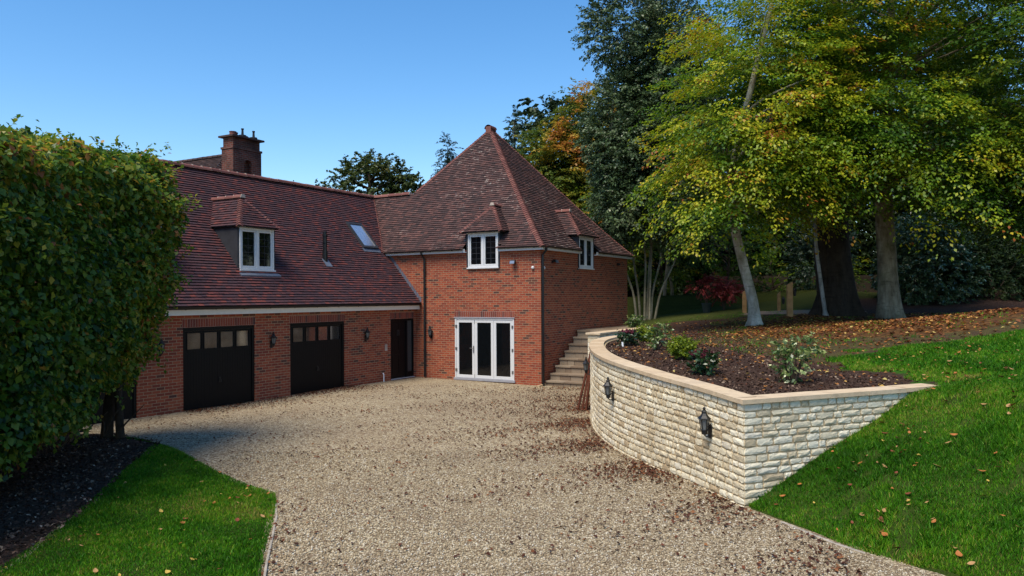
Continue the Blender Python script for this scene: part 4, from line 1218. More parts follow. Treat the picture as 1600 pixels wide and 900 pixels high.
# ------------------------------------------------------------------ steps and flank wall
SA = [0.14, .466, .84, 1.141, 1.533, 1.848, 2.214, 2.544]
SZ = [.095, .305, .529, .752, .975, 1.196, 1.413, 1.636]
steps = empty("stone_steps", hw(0, 0), TH)
tag(steps, "stone steps climbing beside the tower's side wall up to the garden", "steps")
for k in range(8):
    a, z = SA[k], SZ[k]; a2 = SA[k + 1] if k < 7 else 6.8
    t = MB()
    if k < 7:
        x = -.085
        w = [.62, .5, .7, .6]; random.shuffle(w)
        y = -0.01
        cuts = [-0.085, -.75 + random.uniform(-.1, .1), -1.45 + random.uniform(-.1, .1), -2.2]
        for c0, c1 in zip(cuts[:-1], cuts[1:]): t.box(a - .035, a2 + .03, c1 + .004, c0 - .002, z - .055, z)
        t.build("tread", M['step'], steps, bevel=.006)
    r = MB(); y = -.09; zb = SZ[k - 1] if k else -.2
    while y > -2.2:
        L = random.uniform(.2, .42); y1 = max(y - L, -2.2)
        r.box(a + random.uniform(-.006, .006), a + .2, y1 + .006, y - .006, zb - .003, z - .057); y = y1
    r.box(a + .02, a + .24, -2.2, -.09, zb - .02, z - .06)
    r.build("riser", M['step'], steps)
t = MB()
for q in range(9):
    for m in range(4):
        t.box(SA[7] - .035 + q * .5, SA[7] - .035 + q * .5 + .495, -.585 - m * .55, -.09 - m * .55 + .05 * (m > 0), SZ[7] - .055, SZ[7] + random.uniform(-.003, .003))
t.build("landing", M['step'], steps)
t = MB(); t.box(-.3, 7.2, -.084, -.002, -.3, -.02); t.build("footing", M['stonemortar'], steps)
flank = empty("flank_wall", hw(-1.2, -2.38), TH)
tag(flank, "short cream stone flank wall with coping at the right of the garden steps", "wall")
f = MB()
for c in range(15):
    z0 = -.1 + c * .12; z1 = z0 + .11
    x = 0.0
    while x < 4.4:
        L = random.uniform(.16, .34); x1 = min(x + L, 4.4)
        f.box(x + .005, x1 - .005, -.185, .185, z0, min(z1, 1.68)); x = x1
f.build("stone_face", M['stone'], flank, bevel=.012)
f = MB(); f.box(.015, 4.38, -.172, .172, -.2, 1.682); f.build("mortar", M['stonemortar'], flank)
f = MB()
for k in range(6): f.box(-.05 + k * .75, -.05 + k * .75 + .744, -.235, .235, 1.685, 1.745)
f.build("coping", M['coping'], flank, bevel=.008)

# leaning planks
def plank(x, y, l, w, th, lean, yaw, label):
    r = empty("timber_plank", (x, y, 0.0), yaw)
    m = MB(); m.box(-w / 2, w / 2, -th / 2, th / 2, 0, l)
    ob = m.build("board", M['plank'], None, bevel=.004)
    COL.objects.unlink(ob); bpy.data.objects.remove(r)
    ob.name = "timber_plank"; COL.objects.link(ob)
    ob.matrix_world = Matrix.Translation((x, y, -.06)) @ Matrix.Rotation(yaw, 4, 'Z') @ Matrix.Rotation(lean, 4, 'Y')
    tag(ob, label, "plank", "planks leaning on the stone wall")
plank(1.66, 19.5, 1.52, .05, .15, R(13), R(-12), "reddish brown plank leaning on the stone wall, outermost of the stack by the steps")
plank(1.76, 19.42, 1.50, .05, .15, R(10), R(-6), "middle reddish brown plank in the stack leaning on the stone wall")
plank(1.85, 19.30, 1.46, .05, .14, R(7), R(-16), "reddish brown plank in the leaning stack, innermost against the stone wall")

# floodlights and sensors on the tower
def flood(loc, face, label):
    o = empty("security_light", loc, math.atan2(face[1], face[0]) + math.pi / 2)
    m = MB(); m.box(-.04, .04, -.03, 0, -.04, .04); m.tube([(0, -.02, 0), (0, -.09, .03)], .014, 8); m.build("bracket", M['iron'], o)
    m = MB(); m.hexa([(-.10, -.20, -.05), (.10, -.20, -.05), (.085, -.09, -.01), (-.085, -.09, -.01), (-.10, -.17, .06), (.10, -.17, .06), (.085, -.07, .075), (-.085, -.07, .075)]); m.build("lamp_body", M['iron'], o, fix=True, bevel=.006)
    m = MB(); m.hexa([(-.085, -.205, -.045), (.085, -.205, -.045), (.085, -.196, -.045), (-.085, -.196, -.045), (-.085, -.178, .048), (.085, -.178, .048), (.085, -.169, .048), (-.085, -.169, .048)]); m.build("lens", M['steel'], o, fix=True)
    tag(o, label, "security light", "floodlights on the tower")
flood(hw(0, .965, 3.95), na, "black floodlight on the tower front below the eaves, right of the dormer window")
flood(hw(.82, 0, 3.98), nb, "black floodlight on the tower side wall just right of the corner pipe")
def dome(loc, label, face):
    m = MB(); m.lathe((0, 0, 0), [(.05, 0), (.055, .03), (.045, .06), (.02, .08), (.004, .085)], 12)
    ob = m.build("dome_sensor", M['white'], None, smooth=True); ob.location = loc
    ob.rotation_euler = Vector((face[0], face[1], 0)).to_track_quat('Z', 'Y').to_euler()
    tag(ob, label, "sensor")
dome(hw(-.002, .275, 3.76), "small white dome sensor on the tower front beside the corner", na)
dome(hw(.16, -.002, 3.75), "small white dome sensor on the tower side close to the corner pipe", nb)
m = MB(); m.box(-.05, .05, -.1, 0, -.05, .05); m.box(-.035, .035, -.14, -.1, -.03, .03); ob = m.build("wall_sensor", M['iron'], None, bevel=.006)
ob.location = hw(6.43, -.002, 4.08); ob.rotation_euler = (0, 0, TH); tag(ob, "small black box sensor at the far end of the tower's side wall", "sensor")

# kerb edging strips
def edging(name, line, w, z0, z1, zf=None):
    P_, s_, _ = resample(np.array(line, float), .9)
    m = MB()
    for a, b in zip(P_[:-1], P_[1:]):
        t = (b - a) / np.linalg.norm(b - a); q = np.array((-t[1], t[0])) * w / 2
        b = b - t * .01; dz = random.uniform(-.01, .01)
        m.hexa([(*(a - q), z0), (*(b - q), z0), (*(b + q), z0), (*(a + q), z0), (*(a - q), z1 + dz), (*(b - q), z1 + dz), (*(b + q), z1 + dz), (*(a + q), z1 + dz)])
    return tag(m.build(name, M['kerb'], None, fix=True, bevel=.006), kind="structure")
edging("kerb", [(3.32, 9.5), (3.47, 9.2), (3.68, 8.5), (3.97, 7.95), (4.24, 7.65), (5.12, 5.95), (6.42, 3.0)], .05, -.09, .002)
edging("kerb", [(-3.30, 10.62), (-3.18, 10.3), (-2.91, 9.36), (-2.72, 8.53), (-2.51, 7.74), (-2.06, 6.0), (-1.56, 3.0)], .028, -.06, .03)

# ================================================================== vegetation
UP = np.array((0, 0, 1.0))
def unit(v): return v / (np.linalg.norm(v, axis=-1, keepdims=True) + 1e-9)
def sine_noise(P, f, seed):
    r = np.random.default_rng(seed); out = np.zeros(len(P))
    for k in range(7):
        d = unit(r.normal(size=3)) * np.array(f) * r.uniform(.6, 1.9)
        out += np.sin(P @ d * 2 * math.pi + r.uniform(0, 6.28)) * r.uniform(.6, 1)
    return out / 3.0
def leaf_mesh(name, C, D, N, L, W, rnd, mat, parent):
    D = unit(D); N = unit(N - D * (N * D).sum(1, keepdims=True)); Sd = np.cross(D, N)
    L = np.asarray(L)[:, None]; W = np.asarray(W)[:, None]
    base = C - D * L * .5; tip = C + D * L * .5 - N * L * .14
    m = C + D * L * .04
    a = m + Sd * W * .5 + N * W * .14; b = m - Sd * W * .5 + N * W * .14
    V = np.stack([base, a, tip, b], 1).reshape(-1, 3)
    F = np.arange(len(V)).reshape(-1, 4)
    return np_mesh(name, V, F, mat, parent, rnd=np.clip(rnd, 0, 1))
def sample_vol(vols, T, inner=.3):
    """vols: list of (centre, radii, weight); points biased to the outside of each ellipsoid"""
    w = np.array([v[2] for v in vols], float); ch = rng.choice(len(vols), T, p=w / w.sum())
    c = np.array([v[0] for v in vols], float)[ch]; r = np.array([v[1] for v in vols], float)[ch]
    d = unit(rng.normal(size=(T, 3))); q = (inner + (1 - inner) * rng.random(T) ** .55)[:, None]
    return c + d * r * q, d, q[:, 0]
def sprays(vols, T, per, tw_len, leaf, aspect=.62, droop=.25, inner=.3, gap=None, gapth=-.2, seed=1, vert=.05, layer=True, spread=.40, updir=0.0, colnoise=.5, axis=None, rshift=0.0):
    """leafy twigs: returns arrays for leaf_mesh; axis (x, y) = trunk, twigs point away from it"""
    B, d, qr = sample_vol(vols, T, inner)
    if gap is not None:
        k = sine_noise(B, gap, seed) > gapth
        B, d, qr = B[k], d[k], qr[k]
    n = len(B)
    if axis is not None:
        o = np.c_[B[:, 0] - axis[0], B[:, 1] - axis[1], np.zeros(n)]; d = unit(unit(o) + d * .6)
    dr = d * np.array((1, 1, .35 if layer else .8)) + rng.normal(size=(n, 3)) * np.array((.35, .35, .12 if layer else .35)) + UP * updir
    dr = unit(dr)
    ln = tw_len * rng.uniform(.55, 1.25, n)
    side = unit(np.cross(dr, UP)); 
    t = rng.random((n, per)) ** .85
    lat = rng.uniform(-1, 1, (n, per)) * spread * ln[:, None] * (1 - .65 * t)
    P = B[:, None, :] + dr[:, None, :] * (t * ln[:, None])[..., None] + side[:, None, :] * lat[..., None]
    P[..., 2] -= droop * (t ** 2) * ln[:, None] + .18 * np.abs(lat)
    P += rng.normal(size=P.shape) * np.array((.05, .05, vert)) * (tw_len * .5 + .2)
    sg = np.sign(lat)[..., None]
    D = dr[:, None, :] + side[:, None, :] * sg * .8 + rng.normal(size=P.shape) * .35 - UP * (.25 + droop * t[..., None])
    N = UP[None, None, :] * (1.0 if layer else .6) + rng.normal(size=P.shape) * (.24 if layer else .7) + d[:, None, :] * (.35 if layer else .8)
    tw = rng.random(n)[:, None] * np.ones((1, per))
    big = np.clip(.5 + .55 * sine_noise(P.reshape(-1, 3), (.28, .28, .3), seed + 5), 0, 1)
    r = colnoise * big + (1 - colnoise) * (.5 * tw.ravel() + .5 * rng.random(n * per))
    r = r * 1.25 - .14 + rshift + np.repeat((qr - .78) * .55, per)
    Lf = leaf * rng.uniform(.7, 1.25, n * per)
    return P.reshape(-1, 3), D.reshape(-1, 3), N.reshape(-1, 3), Lf, Lf * aspect, r
def limbs(mb, trunk_pts, targets, r0, sag=.1, n=5, sides=5):
    """curved limbs from the trunk to target points"""
    tp = np.array(trunk_pts, float)
    for q in targets:
        q = np.array(q, float)
        if q[2] - tp[0, 2] < .45 * (tp[-1, 2] - tp[0, 2]) and tp[-1, 2] > 6 and r0 > .055: continue
        h = np.linalg.norm(q[:2] - tp[0, :2])
        zb = max(tp[0, 2] + .62 * (q[2] - tp[0, 2]), min(q[2] - .45 * h, tp[-1, 2]))
        p = np.array([np.interp(zb, tp[:, 2], tp[:, k]) for k in range(3)]); p[2] = min(zb, tp[-1, 2])
        mid = (p + q) / 2 + np.array((random.uniform(-.3, .3), random.uniform(-.3, .3), .12 * h + random.uniform(-.1, .2)))
        pts = []; rad = []
        for i in range(n + 1):
            t = i / n
            pts.append(p * (1 - t) ** 2 + 2 * mid * t * (1 - t) + q * t * t + rng.normal(size=3) * .03); rad.append(r0 * (1 - t) ** .8 + .008)
        mb.tube(pts, rad, sides, cap=False)
def trunk_tube(mb, pts, rad, sides=14, flare=1.7, sub=5):
    P = np.array(pts, float); d = np.r_[0, np.cumsum(np.linalg.norm(np.diff(P, axis=0), axis=1))]
    Q, s, rr = resample(P, d[-1] / (len(P) * sub), np.array(rad, float))
    base = len(mb.v); ph = [random.uniform(0, 6.28) for _ in range(4)]
    for p, sv, q in zip(Q, s, rr):
        fl = 1 + (flare - 1) * math.exp(-sv / (rad[0] * 1.6))
        for k in range(sides):
            a = 2 * math.pi * k / sides
            lob = 1 + .05 * math.sin(3 * a + ph[0] + sv * .4) + .04 * math.sin(2 * a + ph[1] - sv * .7) + (fl - 1) * .38 * math.sin(5 * a + ph[2])
            mb.v.append((p[0] + q * fl * lob * math.cos(a), p[1] + q * fl * lob * math.sin(a), p[2]))
    for i in range(len(Q) - 1):
        for k in range(sides):
            a = base + i * sides + k; b = base + i * sides + (k + 1) % sides
            mb.f.append((a, b, b + sides, a + sides)); mb.uv.append([(0, 0)] * 4); mb.r.append(random.random())
M['beech_bark'] = bark_mat("grey_beech_bark", (0.075, 0.055, 0.033), (0.36, 0.305, 0.21), 3.0, (0.085, 0.085, 0.025))
M['silver_bark'] = bark_mat("silver_beech_bark", (0.15, 0.125, 0.085), (0.66, 0.60, 0.49), 2.6, (0.14, 0.14, 0.05))
M['dark_bark'] = bark_mat("dark_rough_bark", (0.020, 0.014, 0.010), (0.060, 0.045, 0.032), 5.0)
M['pale_bark'] = bark_mat("pale_smooth_bark", (0.14, 0.12, 0.08), (0.38, 0.34, 0.25), 3.0, (0.11, 0.12, 0.05))
M['brown_bark'] = bark_mat("brown_bark", (0.045, 0.032, 0.022), (0.11, 0.082, 0.058), 4.0)
M['birch_bark'] = bark_mat("birch_bark", (0.10, 0.095, 0.085), (0.50, 0.48, 0.44), 2.5)
M['lf_beech'] = leaf_mat("beech_autumn_leaf", [(0.0, (.018, .058, .006)), (0.28, (.058, .145, .008)), (0.48, (.16, .26, .011)), (0.70, (.34, .39, .015)), (0.90, (.52, .45, .02)), (0.965, (.50, .28, .02)), (1.0, (.30, .09, .016))], .42)
M['lf_beech_green'] = leaf_mat("beech_green_leaf", [(0.0, (.018, .052, .006)), (0.4, (.050, .12, .009)), (0.7, (.13, .20, .012)), (0.92, (.27, .27, .015)), (1.0, (.33, .18, .016))], .4)
M['lf_holly'] = leaf_mat("grey_green_leaf", [(0.0, (.032, .060, .020)), (0.5, (.070, .112, .042)), (0.85, (.12, .165, .07)), (1.0, (.21, .24, .13))], .15, .38, .35)
M['lf_orange'] = leaf_mat("orange_autumn_leaf", [(0.0, (.04, .085, .016)), (0.35, (.10, .15, .018)), (0.55, (.22, .23, .024)), (0.75, (.44, .29, .03)), (0.9, (.46, .19, .03)), (1.0, (.26, .08, .02))], .4)
M['lf_oak'] = leaf_mat("oak_leaf", [(0.0, (0.0204, 0.036, 0.0084)), (0.5, (0.0544, 0.081, 0.0154)), (0.85, (0.1105, 0.126, 0.0224)), (1.0, (0.187, 0.144, 0.028))], .3)
M['lf_dark'] = leaf_mat("dark_evergreen_leaf", [(0.0, (.009, .020, .006)), (0.5, (.020, .040, .011)), (0.9, (.038, .066, .018)), (1.0, (.07, .085, .024))], .12, .5, .2)
M['lf_conifer'] = leaf_mat("conifer_needle", [(0.0, (0.012, 0.03, 0.0168)), (0.6, (0.03, 0.063, 0.0364)), (1.0, (0.06, 0.105, 0.056))], .1)
M['lf_rhodo'] = leaf_mat("rhododendron_leaf", [(0.0, (.020, .045, .016)), (0.5, (.042, .088, .032)), (0.9, (.085, .145, .06)), (1.0, (.15, .19, .10))], .12, .3, .65)
M['lf_red'] = leaf_mat("red_maple_leaf", [(0.0, (.24, .03, .03)), (0.5, (.48, .08, .07)), (1.0, (.60, .17, .12))], .45)
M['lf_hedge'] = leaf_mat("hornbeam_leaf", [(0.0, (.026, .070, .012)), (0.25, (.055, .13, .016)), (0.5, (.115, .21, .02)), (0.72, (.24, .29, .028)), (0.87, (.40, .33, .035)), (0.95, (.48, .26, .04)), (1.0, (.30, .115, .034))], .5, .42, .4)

def tree(name, label, cat, trunk_specs, sp_args, leaf_m, bark, n_limb=14, limb_r=.07, group=None, skin_sides=14, limb_in=.55, flare=1.7):
    """trunk_specs: list of (points, radii); sp_args: list of dicts for sprays()"""
    b = trunk_specs[0][0][0]
    root = empty(name, b)
    tag(root, label, cat, group)
    off = np.array(b, float)
    tr = MB()
    for pts, rad in trunk_specs:
        trunk_tube(tr, np.array(pts, float) - off, rad, skin_sides, flare)
    allr = []
    for a in sp_args: allr.append(sprays(**a))
    C = np.concatenate([x[0] for x in allr]); 
    if n_limb:
        tg = []
        vols = [v for a in sp_args for v in a['vols']]
        q, _, _ = sample_vol(vols, n_limb, limb_in)
        for k in range(n_limb): tg.append(q[k] - off)
        pts = max(trunk_specs, key=lambda s_: len(s_[0]))[0]
        limbs(tr, np.array(pts, float) - off, tg, limb_r)
    tr.build("trunk", bark, root, smooth=True)
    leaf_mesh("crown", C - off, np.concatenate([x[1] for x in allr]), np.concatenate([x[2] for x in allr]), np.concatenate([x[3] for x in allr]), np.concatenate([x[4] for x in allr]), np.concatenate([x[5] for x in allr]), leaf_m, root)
    return root
hz = lambda x, y: float(h_garden(x, y))

# -- beech A: leaning pale trunk, yellow crown
zA = hz(7.99, 25.2)
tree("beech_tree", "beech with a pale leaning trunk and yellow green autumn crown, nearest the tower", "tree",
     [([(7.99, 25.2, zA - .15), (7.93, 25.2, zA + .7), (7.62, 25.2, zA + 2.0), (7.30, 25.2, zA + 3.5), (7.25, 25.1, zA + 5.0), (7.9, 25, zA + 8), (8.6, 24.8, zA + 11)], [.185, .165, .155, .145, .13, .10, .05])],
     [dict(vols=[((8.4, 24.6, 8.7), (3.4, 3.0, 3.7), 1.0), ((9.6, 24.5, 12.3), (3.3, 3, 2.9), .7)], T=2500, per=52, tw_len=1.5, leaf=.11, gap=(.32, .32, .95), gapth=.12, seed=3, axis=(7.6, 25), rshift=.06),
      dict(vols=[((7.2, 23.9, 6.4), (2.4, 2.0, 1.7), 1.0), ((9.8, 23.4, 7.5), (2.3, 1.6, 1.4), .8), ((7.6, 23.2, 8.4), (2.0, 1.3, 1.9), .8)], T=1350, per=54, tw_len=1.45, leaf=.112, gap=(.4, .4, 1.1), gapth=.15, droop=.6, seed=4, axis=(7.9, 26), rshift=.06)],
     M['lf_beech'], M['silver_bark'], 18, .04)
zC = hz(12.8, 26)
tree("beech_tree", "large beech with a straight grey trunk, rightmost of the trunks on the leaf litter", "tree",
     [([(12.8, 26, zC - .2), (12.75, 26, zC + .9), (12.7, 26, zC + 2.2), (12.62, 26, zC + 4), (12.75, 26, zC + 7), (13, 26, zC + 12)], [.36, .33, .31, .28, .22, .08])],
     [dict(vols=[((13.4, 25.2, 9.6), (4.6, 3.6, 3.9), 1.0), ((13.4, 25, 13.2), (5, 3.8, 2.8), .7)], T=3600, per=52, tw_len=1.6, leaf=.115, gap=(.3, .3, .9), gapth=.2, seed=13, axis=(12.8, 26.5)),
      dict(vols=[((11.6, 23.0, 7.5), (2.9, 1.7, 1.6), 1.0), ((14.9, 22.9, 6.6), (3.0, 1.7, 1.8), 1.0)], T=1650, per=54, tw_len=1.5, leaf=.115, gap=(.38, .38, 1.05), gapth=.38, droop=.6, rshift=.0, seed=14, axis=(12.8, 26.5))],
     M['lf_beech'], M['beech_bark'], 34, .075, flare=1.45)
zB = hz(11.9, 28.2)
tree("old_tree", "massive dark trunked tree behind the leaf litter, between the two pale beech trunks", "tree",
     [([(11.95, 28.2, zB - .2), (11.93, 28.2, zB + 1.0), (11.85, 28.2, zB + 3), (11.8, 28.2, zB + 6), (11.9, 28.3, zB + 10), (12, 28.4, zB + 14)], [.58, .54, .50, .46, .35, .1]),
      ([(11.45, 27.9, zB - .2), (11.36, 28.0, zB + 1.2), (11.28, 28.1, zB + 3.2), (11.3, 28.2, zB + 6.5), (11.0, 28.4, zB + 9)], [.26, .24, .22, .2, .1])],
     [dict(vols=[((12, 28.6, 12.6), (5, 3.6, 3.4), 1.0), ((10.4, 28.2, 9.6), (3.5, 2.5, 2.5), .5)], T=1500, per=26, tw_len=1.3, leaf=.14, gap=(.4, .4, .9), gapth=-.3, seed=23, axis=(12, 28.5))],
     M['lf_beech_green'], M['dark_bark'], 18, .12, skin_sides=18)
zq = hz(11.15, 27.7)
tree("birch_tree", "thin pale birch stem leaning against the massive dark trunk", "tree",
     [([(11.28, 27.55, zq - .1), (11.10, 27.55, zq + 1.2), (10.93, 27.55, zq + 2.6), (10.88, 27.5, zq + 4.2), (10.6, 27.4, zq + 7)], [.075, .07, .062, .05, .02])],
     [dict(vols=[((10.7, 27.2, 8.6), (1.3, 1.2, 1.2), 1.0)], T=120, per=20, tw_len=.9, leaf=.1, seed=29)],
     M['lf_beech_green'], M['birch_bark'], 4, .03)
zJ = hz(18.6, 23.5)
tree("beech_tree", "green beech crown at the right edge, its trunk hidden beyond the picture", "tree",
     [([(19.0, 23.5, zJ - .2), (18.9, 23.5, zJ + 2), (18.8, 23.5, zJ + 5), (18.6, 23.4, zJ + 12)], [.34, .3, .26, .08])],
     [dict(vols=[((16.6, 22.2, 9.6), (3.6, 3.0, 4.2), 1.0), ((17.4, 22.6, 6.0), (3.0, 2.4, 1.7), .5)], T=1900, per=40, tw_len=1.5, leaf=.13, gap=(.32, .32, .95), gapth=-.05, seed=33, axis=(19, 23.5), droop=.35)],
     M['lf_beech_green'], M['beech_bark'], 22, .09)
# -- D: multi stemmed grey-green tree by the tower
zD = hz(5.9, 33.5)
stems = []
for dx, dy, top, lean in ((-.40, 0, 8.5, -.75), (-.22, .15, 9, -.35), (-.06, 0, 10.5, .05), (.04, .1, 11.5, .2), (.14, -.1, 9, .3), (.24, .1, 9.5, .7), (.36, 0, 8.0, 1.45)):
    x0, y0 = 5.85 + dx, 33.5 + dy
    stems.append(([(x0, y0, zD - .1), (x0 + lean * .18 + random.uniform(-.06, .06), y0, zD + 1.1), (x0 + lean * .62 + random.uniform(-.12, .12), y0 + .05, zD + 2.5), (x0 + lean + random.uniform(-.12, .12), y0 + .1, zD + 4.2), (x0 + lean * 1.5 + random.uniform(-.2, .2), y0, zD + top - 2)], [.055, .05, .044, .038, .018]))
tree("holm_oak_tree", "tall grey green evergreen tree on many thin pale stems behind the tower", "tree", stems,
     [dict(vols=[((6.3, 33.2, 8.4), (2.5, 2.0, 3.1), 1.0), ((7.0, 33.6, 12.0), (2.3, 2.2, 3.9), 1.0), ((5.0, 33, 14.4), (1.7, 1.6, 1.9), .35), ((7.6, 33.0, 6.4), (1.7, 1.6, 1.5), .35), ((4.6, 33, 6.6), (1.0, 1.2, 1.4), .2), ((4.9, 33, 9.8), (1.6, 1.5, 2.8), .55)], T=7000, per=28, tw_len=.75, leaf=.115, aspect=.55, gap=(.35, .35, .4), gapth=-.85, seed=43, layer=False, droop=.15, spread=.35, inner=.35, colnoise=.35)],
     M['lf_holly'], M['pale_bark'], 24, .05, skin_sides=8, flare=1.2)
# -- E: orange trees behind the tower
tree("autumn_tree", "orange and green autumn tree rising just behind the right slope of the pyramid roof", "tree",
     [([(3.6, 44.3, 1.5), (3.7, 44.3, 5), (3.9, 44.2, 9), (4.6, 44, 14)], [.35, .3, .22, .05])],
     [dict(vols=[((4.6, 44, 11.9), (1.9, 2.0, 3.1), 1.0), ((2.3, 43.6, 9.7), (2.0, 2.0, 2.7), 1.0), ((4.9, 43, 7.0), (2.8, 2.2, 3.0), .9), ((6.6, 45, 12.4), (1.4, 1.4, 2.2), .4)], T=2300, per=26, tw_len=1.1, leaf=.17, gap=(.3, .3, .5), gapth=-.7, seed=53, layer=True, inner=.4, colnoise=.55)],
     M['lf_orange'], M['brown_bark'], 18, .09)
tree("green_tree", "yellow green leafy tree low beside the right eave of the tower", "tree",
     [([(5.6, 38, 1.6), (5.5, 38, 4), (5.3, 38, 8)], [.14, .1, .03])],
     [dict(vols=[((5.2, 38, 6.4), (1.7, 1.4, 2.6), 1.0)], T=420, per=24, tw_len=.9, leaf=.13, gap=(.4, .4, .6), gapth=-.35, seed=57, inner=.3)],
     M['lf_beech_green'], M['brown_bark'], 10, .05)
# -- H: oak behind the house, two conifers
tree("oak_tree", "round dark green oak showing above the roof ridge left of the tower", "tree",
     [([(-9.4, 50, 0), (-9.4, 50, 4), (-9.3, 50, 8), (-9.2, 50, 11)], [.4, .34, .26, .06])],
     [dict(vols=[((-9.0, 50, 9.7), (2.7, 2.2, 2.5), 1.0), ((-11.4, 50, 8.8), (1.5, 1.5, 1.7), .4), ((-7.0, 50, 9.0), (1.25, 1.3, 2.0), .4)], T=1400, per=24, tw_len=.8, leaf=.2, aspect=.62, gap=(.4, .4, .5), gapth=-.45, seed=63, layer=False, inner=.3)],
     M['lf_oak'], M['dark_bark'], 30, .10)
tree("small_tree", "small dark treetop just peeping over the garage ridge left of the oak", "tree",
     [([(-14.0, 50, 0), (-14.0, 50, 6), (-14, 50, 9.6)], [.12, .09, .03])],
     [dict(vols=[((-14.0, 50, 9.3), (.55, .5, 1.0), 1.0)], T=26, per=16, tw_len=.5, leaf=.15, seed=65, layer=False)], M['lf_oak'], M['dark_bark'], 6, .03)
def conifer(x, y, z0, h, r, label, T):
    vols = []
    for k in range(7):
        t = k / 6; vols.append(((x, y, z0 + h * (.25 + .72 * t)), (r * (1 - t) + .32, r * (1 - t) + .32, h * .085), (1 - t) + .45))
    tree("conifer_tree", label, "tree", [([(x, y, z0), (x, y, z0 + h * .5), (x, y, z0 + h)], [.25, .16, .03])],
         [dict(vols=vols, T=T, per=24, tw_len=.7, leaf=.17, aspect=.3, seed=int(h * 10), layer=False, droop=.35, inner=.2, spread=.2)], M['lf_conifer'], M['dark_bark'], 14, .04, group="dark conifers behind the roofs")
conifer(.25, 52, 1.5, 13.3, 2.2, "dark conifer top right of the pyramid roof's peak, against the orange tree", 900)
conifer(-4.3, 52, 1.0, 12.0, 2.0, "dark conifer tip showing over the left slope of the pyramid roof", 800)
# -- dark evergreens of the wood
spots = [(3.4, 47, 13, 2.6), (8.8, 44, 14, 2.8), (12.6, 47, 15, 3.0), (16.5, 44, 15, 3.0), (20.5, 47, 16, 3.2), (24.6, 43, 16, 3.2), (28.5, 46, 16, 3.2), (10.6, 51, 16, 3.0), (22.5, 39, 12, 2.4), (33, 44, 16, 3.4)]
words = ["behind the many stemmed tree", "behind the red maple", "behind the leaning beech trunk", "behind the massive dark trunk", "right of the massive dark trunk", "above the left half of the rhododendron", "above the right end of the rhododendron", "deepest, between the posts", "close behind the rhododendron", "farthest right at the picture edge"]
for k, ((x, y, h, r), wd) in enumerate(zip(spots, words)):
    z0 = hz(x, y)
    tree("evergreen_tree", "dark evergreen of the wood " + wd, "tree", [([(x, y, z0 - .1), (x + .1, y, z0 + h * .4), (x, y, z0 + h * .9)], [.22, .16, .04])],
         [dict(vols=[((x, y, z0 + h * .22), (r, r * .8, h * .22), 1.0), ((x, y, z0 + h * .5), (r * 1.05, r * .8, h * .26), 1.0), ((x, y, z0 + h * .8), (r * .8, r * .7, h * .22), .6)], T=1500, per=20, tw_len=1.3, leaf=.26, aspect=.5, seed=70 + k, layer=False, droop=.3, inner=.45, gap=(.25, .25, .3), gapth=-.9)],
         M['lf_dark'], M['dark_bark'], 8, .06, group="dark evergreens at the back of the garden")
# far wood as one mass
T = 4200
xs = rng.uniform(-2, 75, T); ys = rng.uniform(54, 62, T); zz = rng.random(T) ** 1.5 * (12 + 5 * np.sin(xs * .35) + 2 * np.sin(xs * 1.1)) + .8
vols = [((x, y, z), (1.4, 1.2, 1.0), 1.0) for x, y, z in zip(xs, ys, zz)]
P_ = sprays(vols, 9000, 14, 1.2, .46, layer=False, seed=91, inner=.1)
tag(leaf_mesh("woodland", *P_, M['lf_dark'], None), kind="stuff")
T = 1500
xs = rng.uniform(3, 60, T); ys = rng.uniform(50.5, 53.5, T); zz = 1.2 + rng.random(T) * 5.5
P_ = sprays([((x, y, z), (1.2, 1.0, .9), 1.0) for x, y, z in zip(xs, ys, zz)], 5200, 14, 1.1, .40, layer=False, seed=92, inner=.1)
tag(leaf_mesh("undergrowth", *P_, M['lf_dark'], None), kind="stuff")
# understorey
for (x, y, zc, rx_, lab) in ((10.4, 37.5, 5.3, 2.2, "low green beech sprays in the shade behind the leaning beech trunk"), (7.4, 39, 4.6, 1.8, "low dark green bush between the many stemmed tree and the red maple"), (12.9, 38.5, 3.5, 1.9, "low shaded green bush in front of the fence, behind the massive trunk"), (16.2, 39.6, 3.6, 1.5, "low shaded green bush in front of the fence, right of the right beech trunk")):
    tree("understorey_tree", lab, "tree", [([(x, y, hz(x, y) - .1), (x + .2, y, zc), (x, y, zc + 1)], [.07, .05, .02])],
         [dict(vols=[((x, y, zc), (rx_, 1.4, 1.5), 1.0)], T=260, per=26, tw_len=1.2, leaf=.13, gap=(.3, .3, 1.3), gapth=-.1, seed=int(x * 7))], M['lf_beech_green'], M['brown_bark'], 10, .04)
# a few thin bare stems inside the wood
for k, (x, y, ln) in enumerate(((7.3, 37, .3), (8.0, 38, -.3), (11.2, 36.5, -.5), (14.6, 36, .3), (21.6, 38, .2))):
    z0 = hz(x, y); m = MB(); m.tube([(0, 0, -.1), (ln * .3, 0, 1.2), (ln, .1, 3), (ln * 1.4, 0, 5.5)], [.09, .08, .065, .04], 8)
    ob = m.build("tree_stem", M['pale_bark' if k in (0, 1, 4) else 'brown_bark'], None, smooth=True); ob.location = (x, y, z0)
    tag(ob, "thin bare stem in the dark wood " + ["left of the red maple", "just left of the potted red maple", "behind the middle wooden post", "between massive trunk and right beech", "at the right end of the rhododendron"][k], "tree stem", "thin stems in the wood")
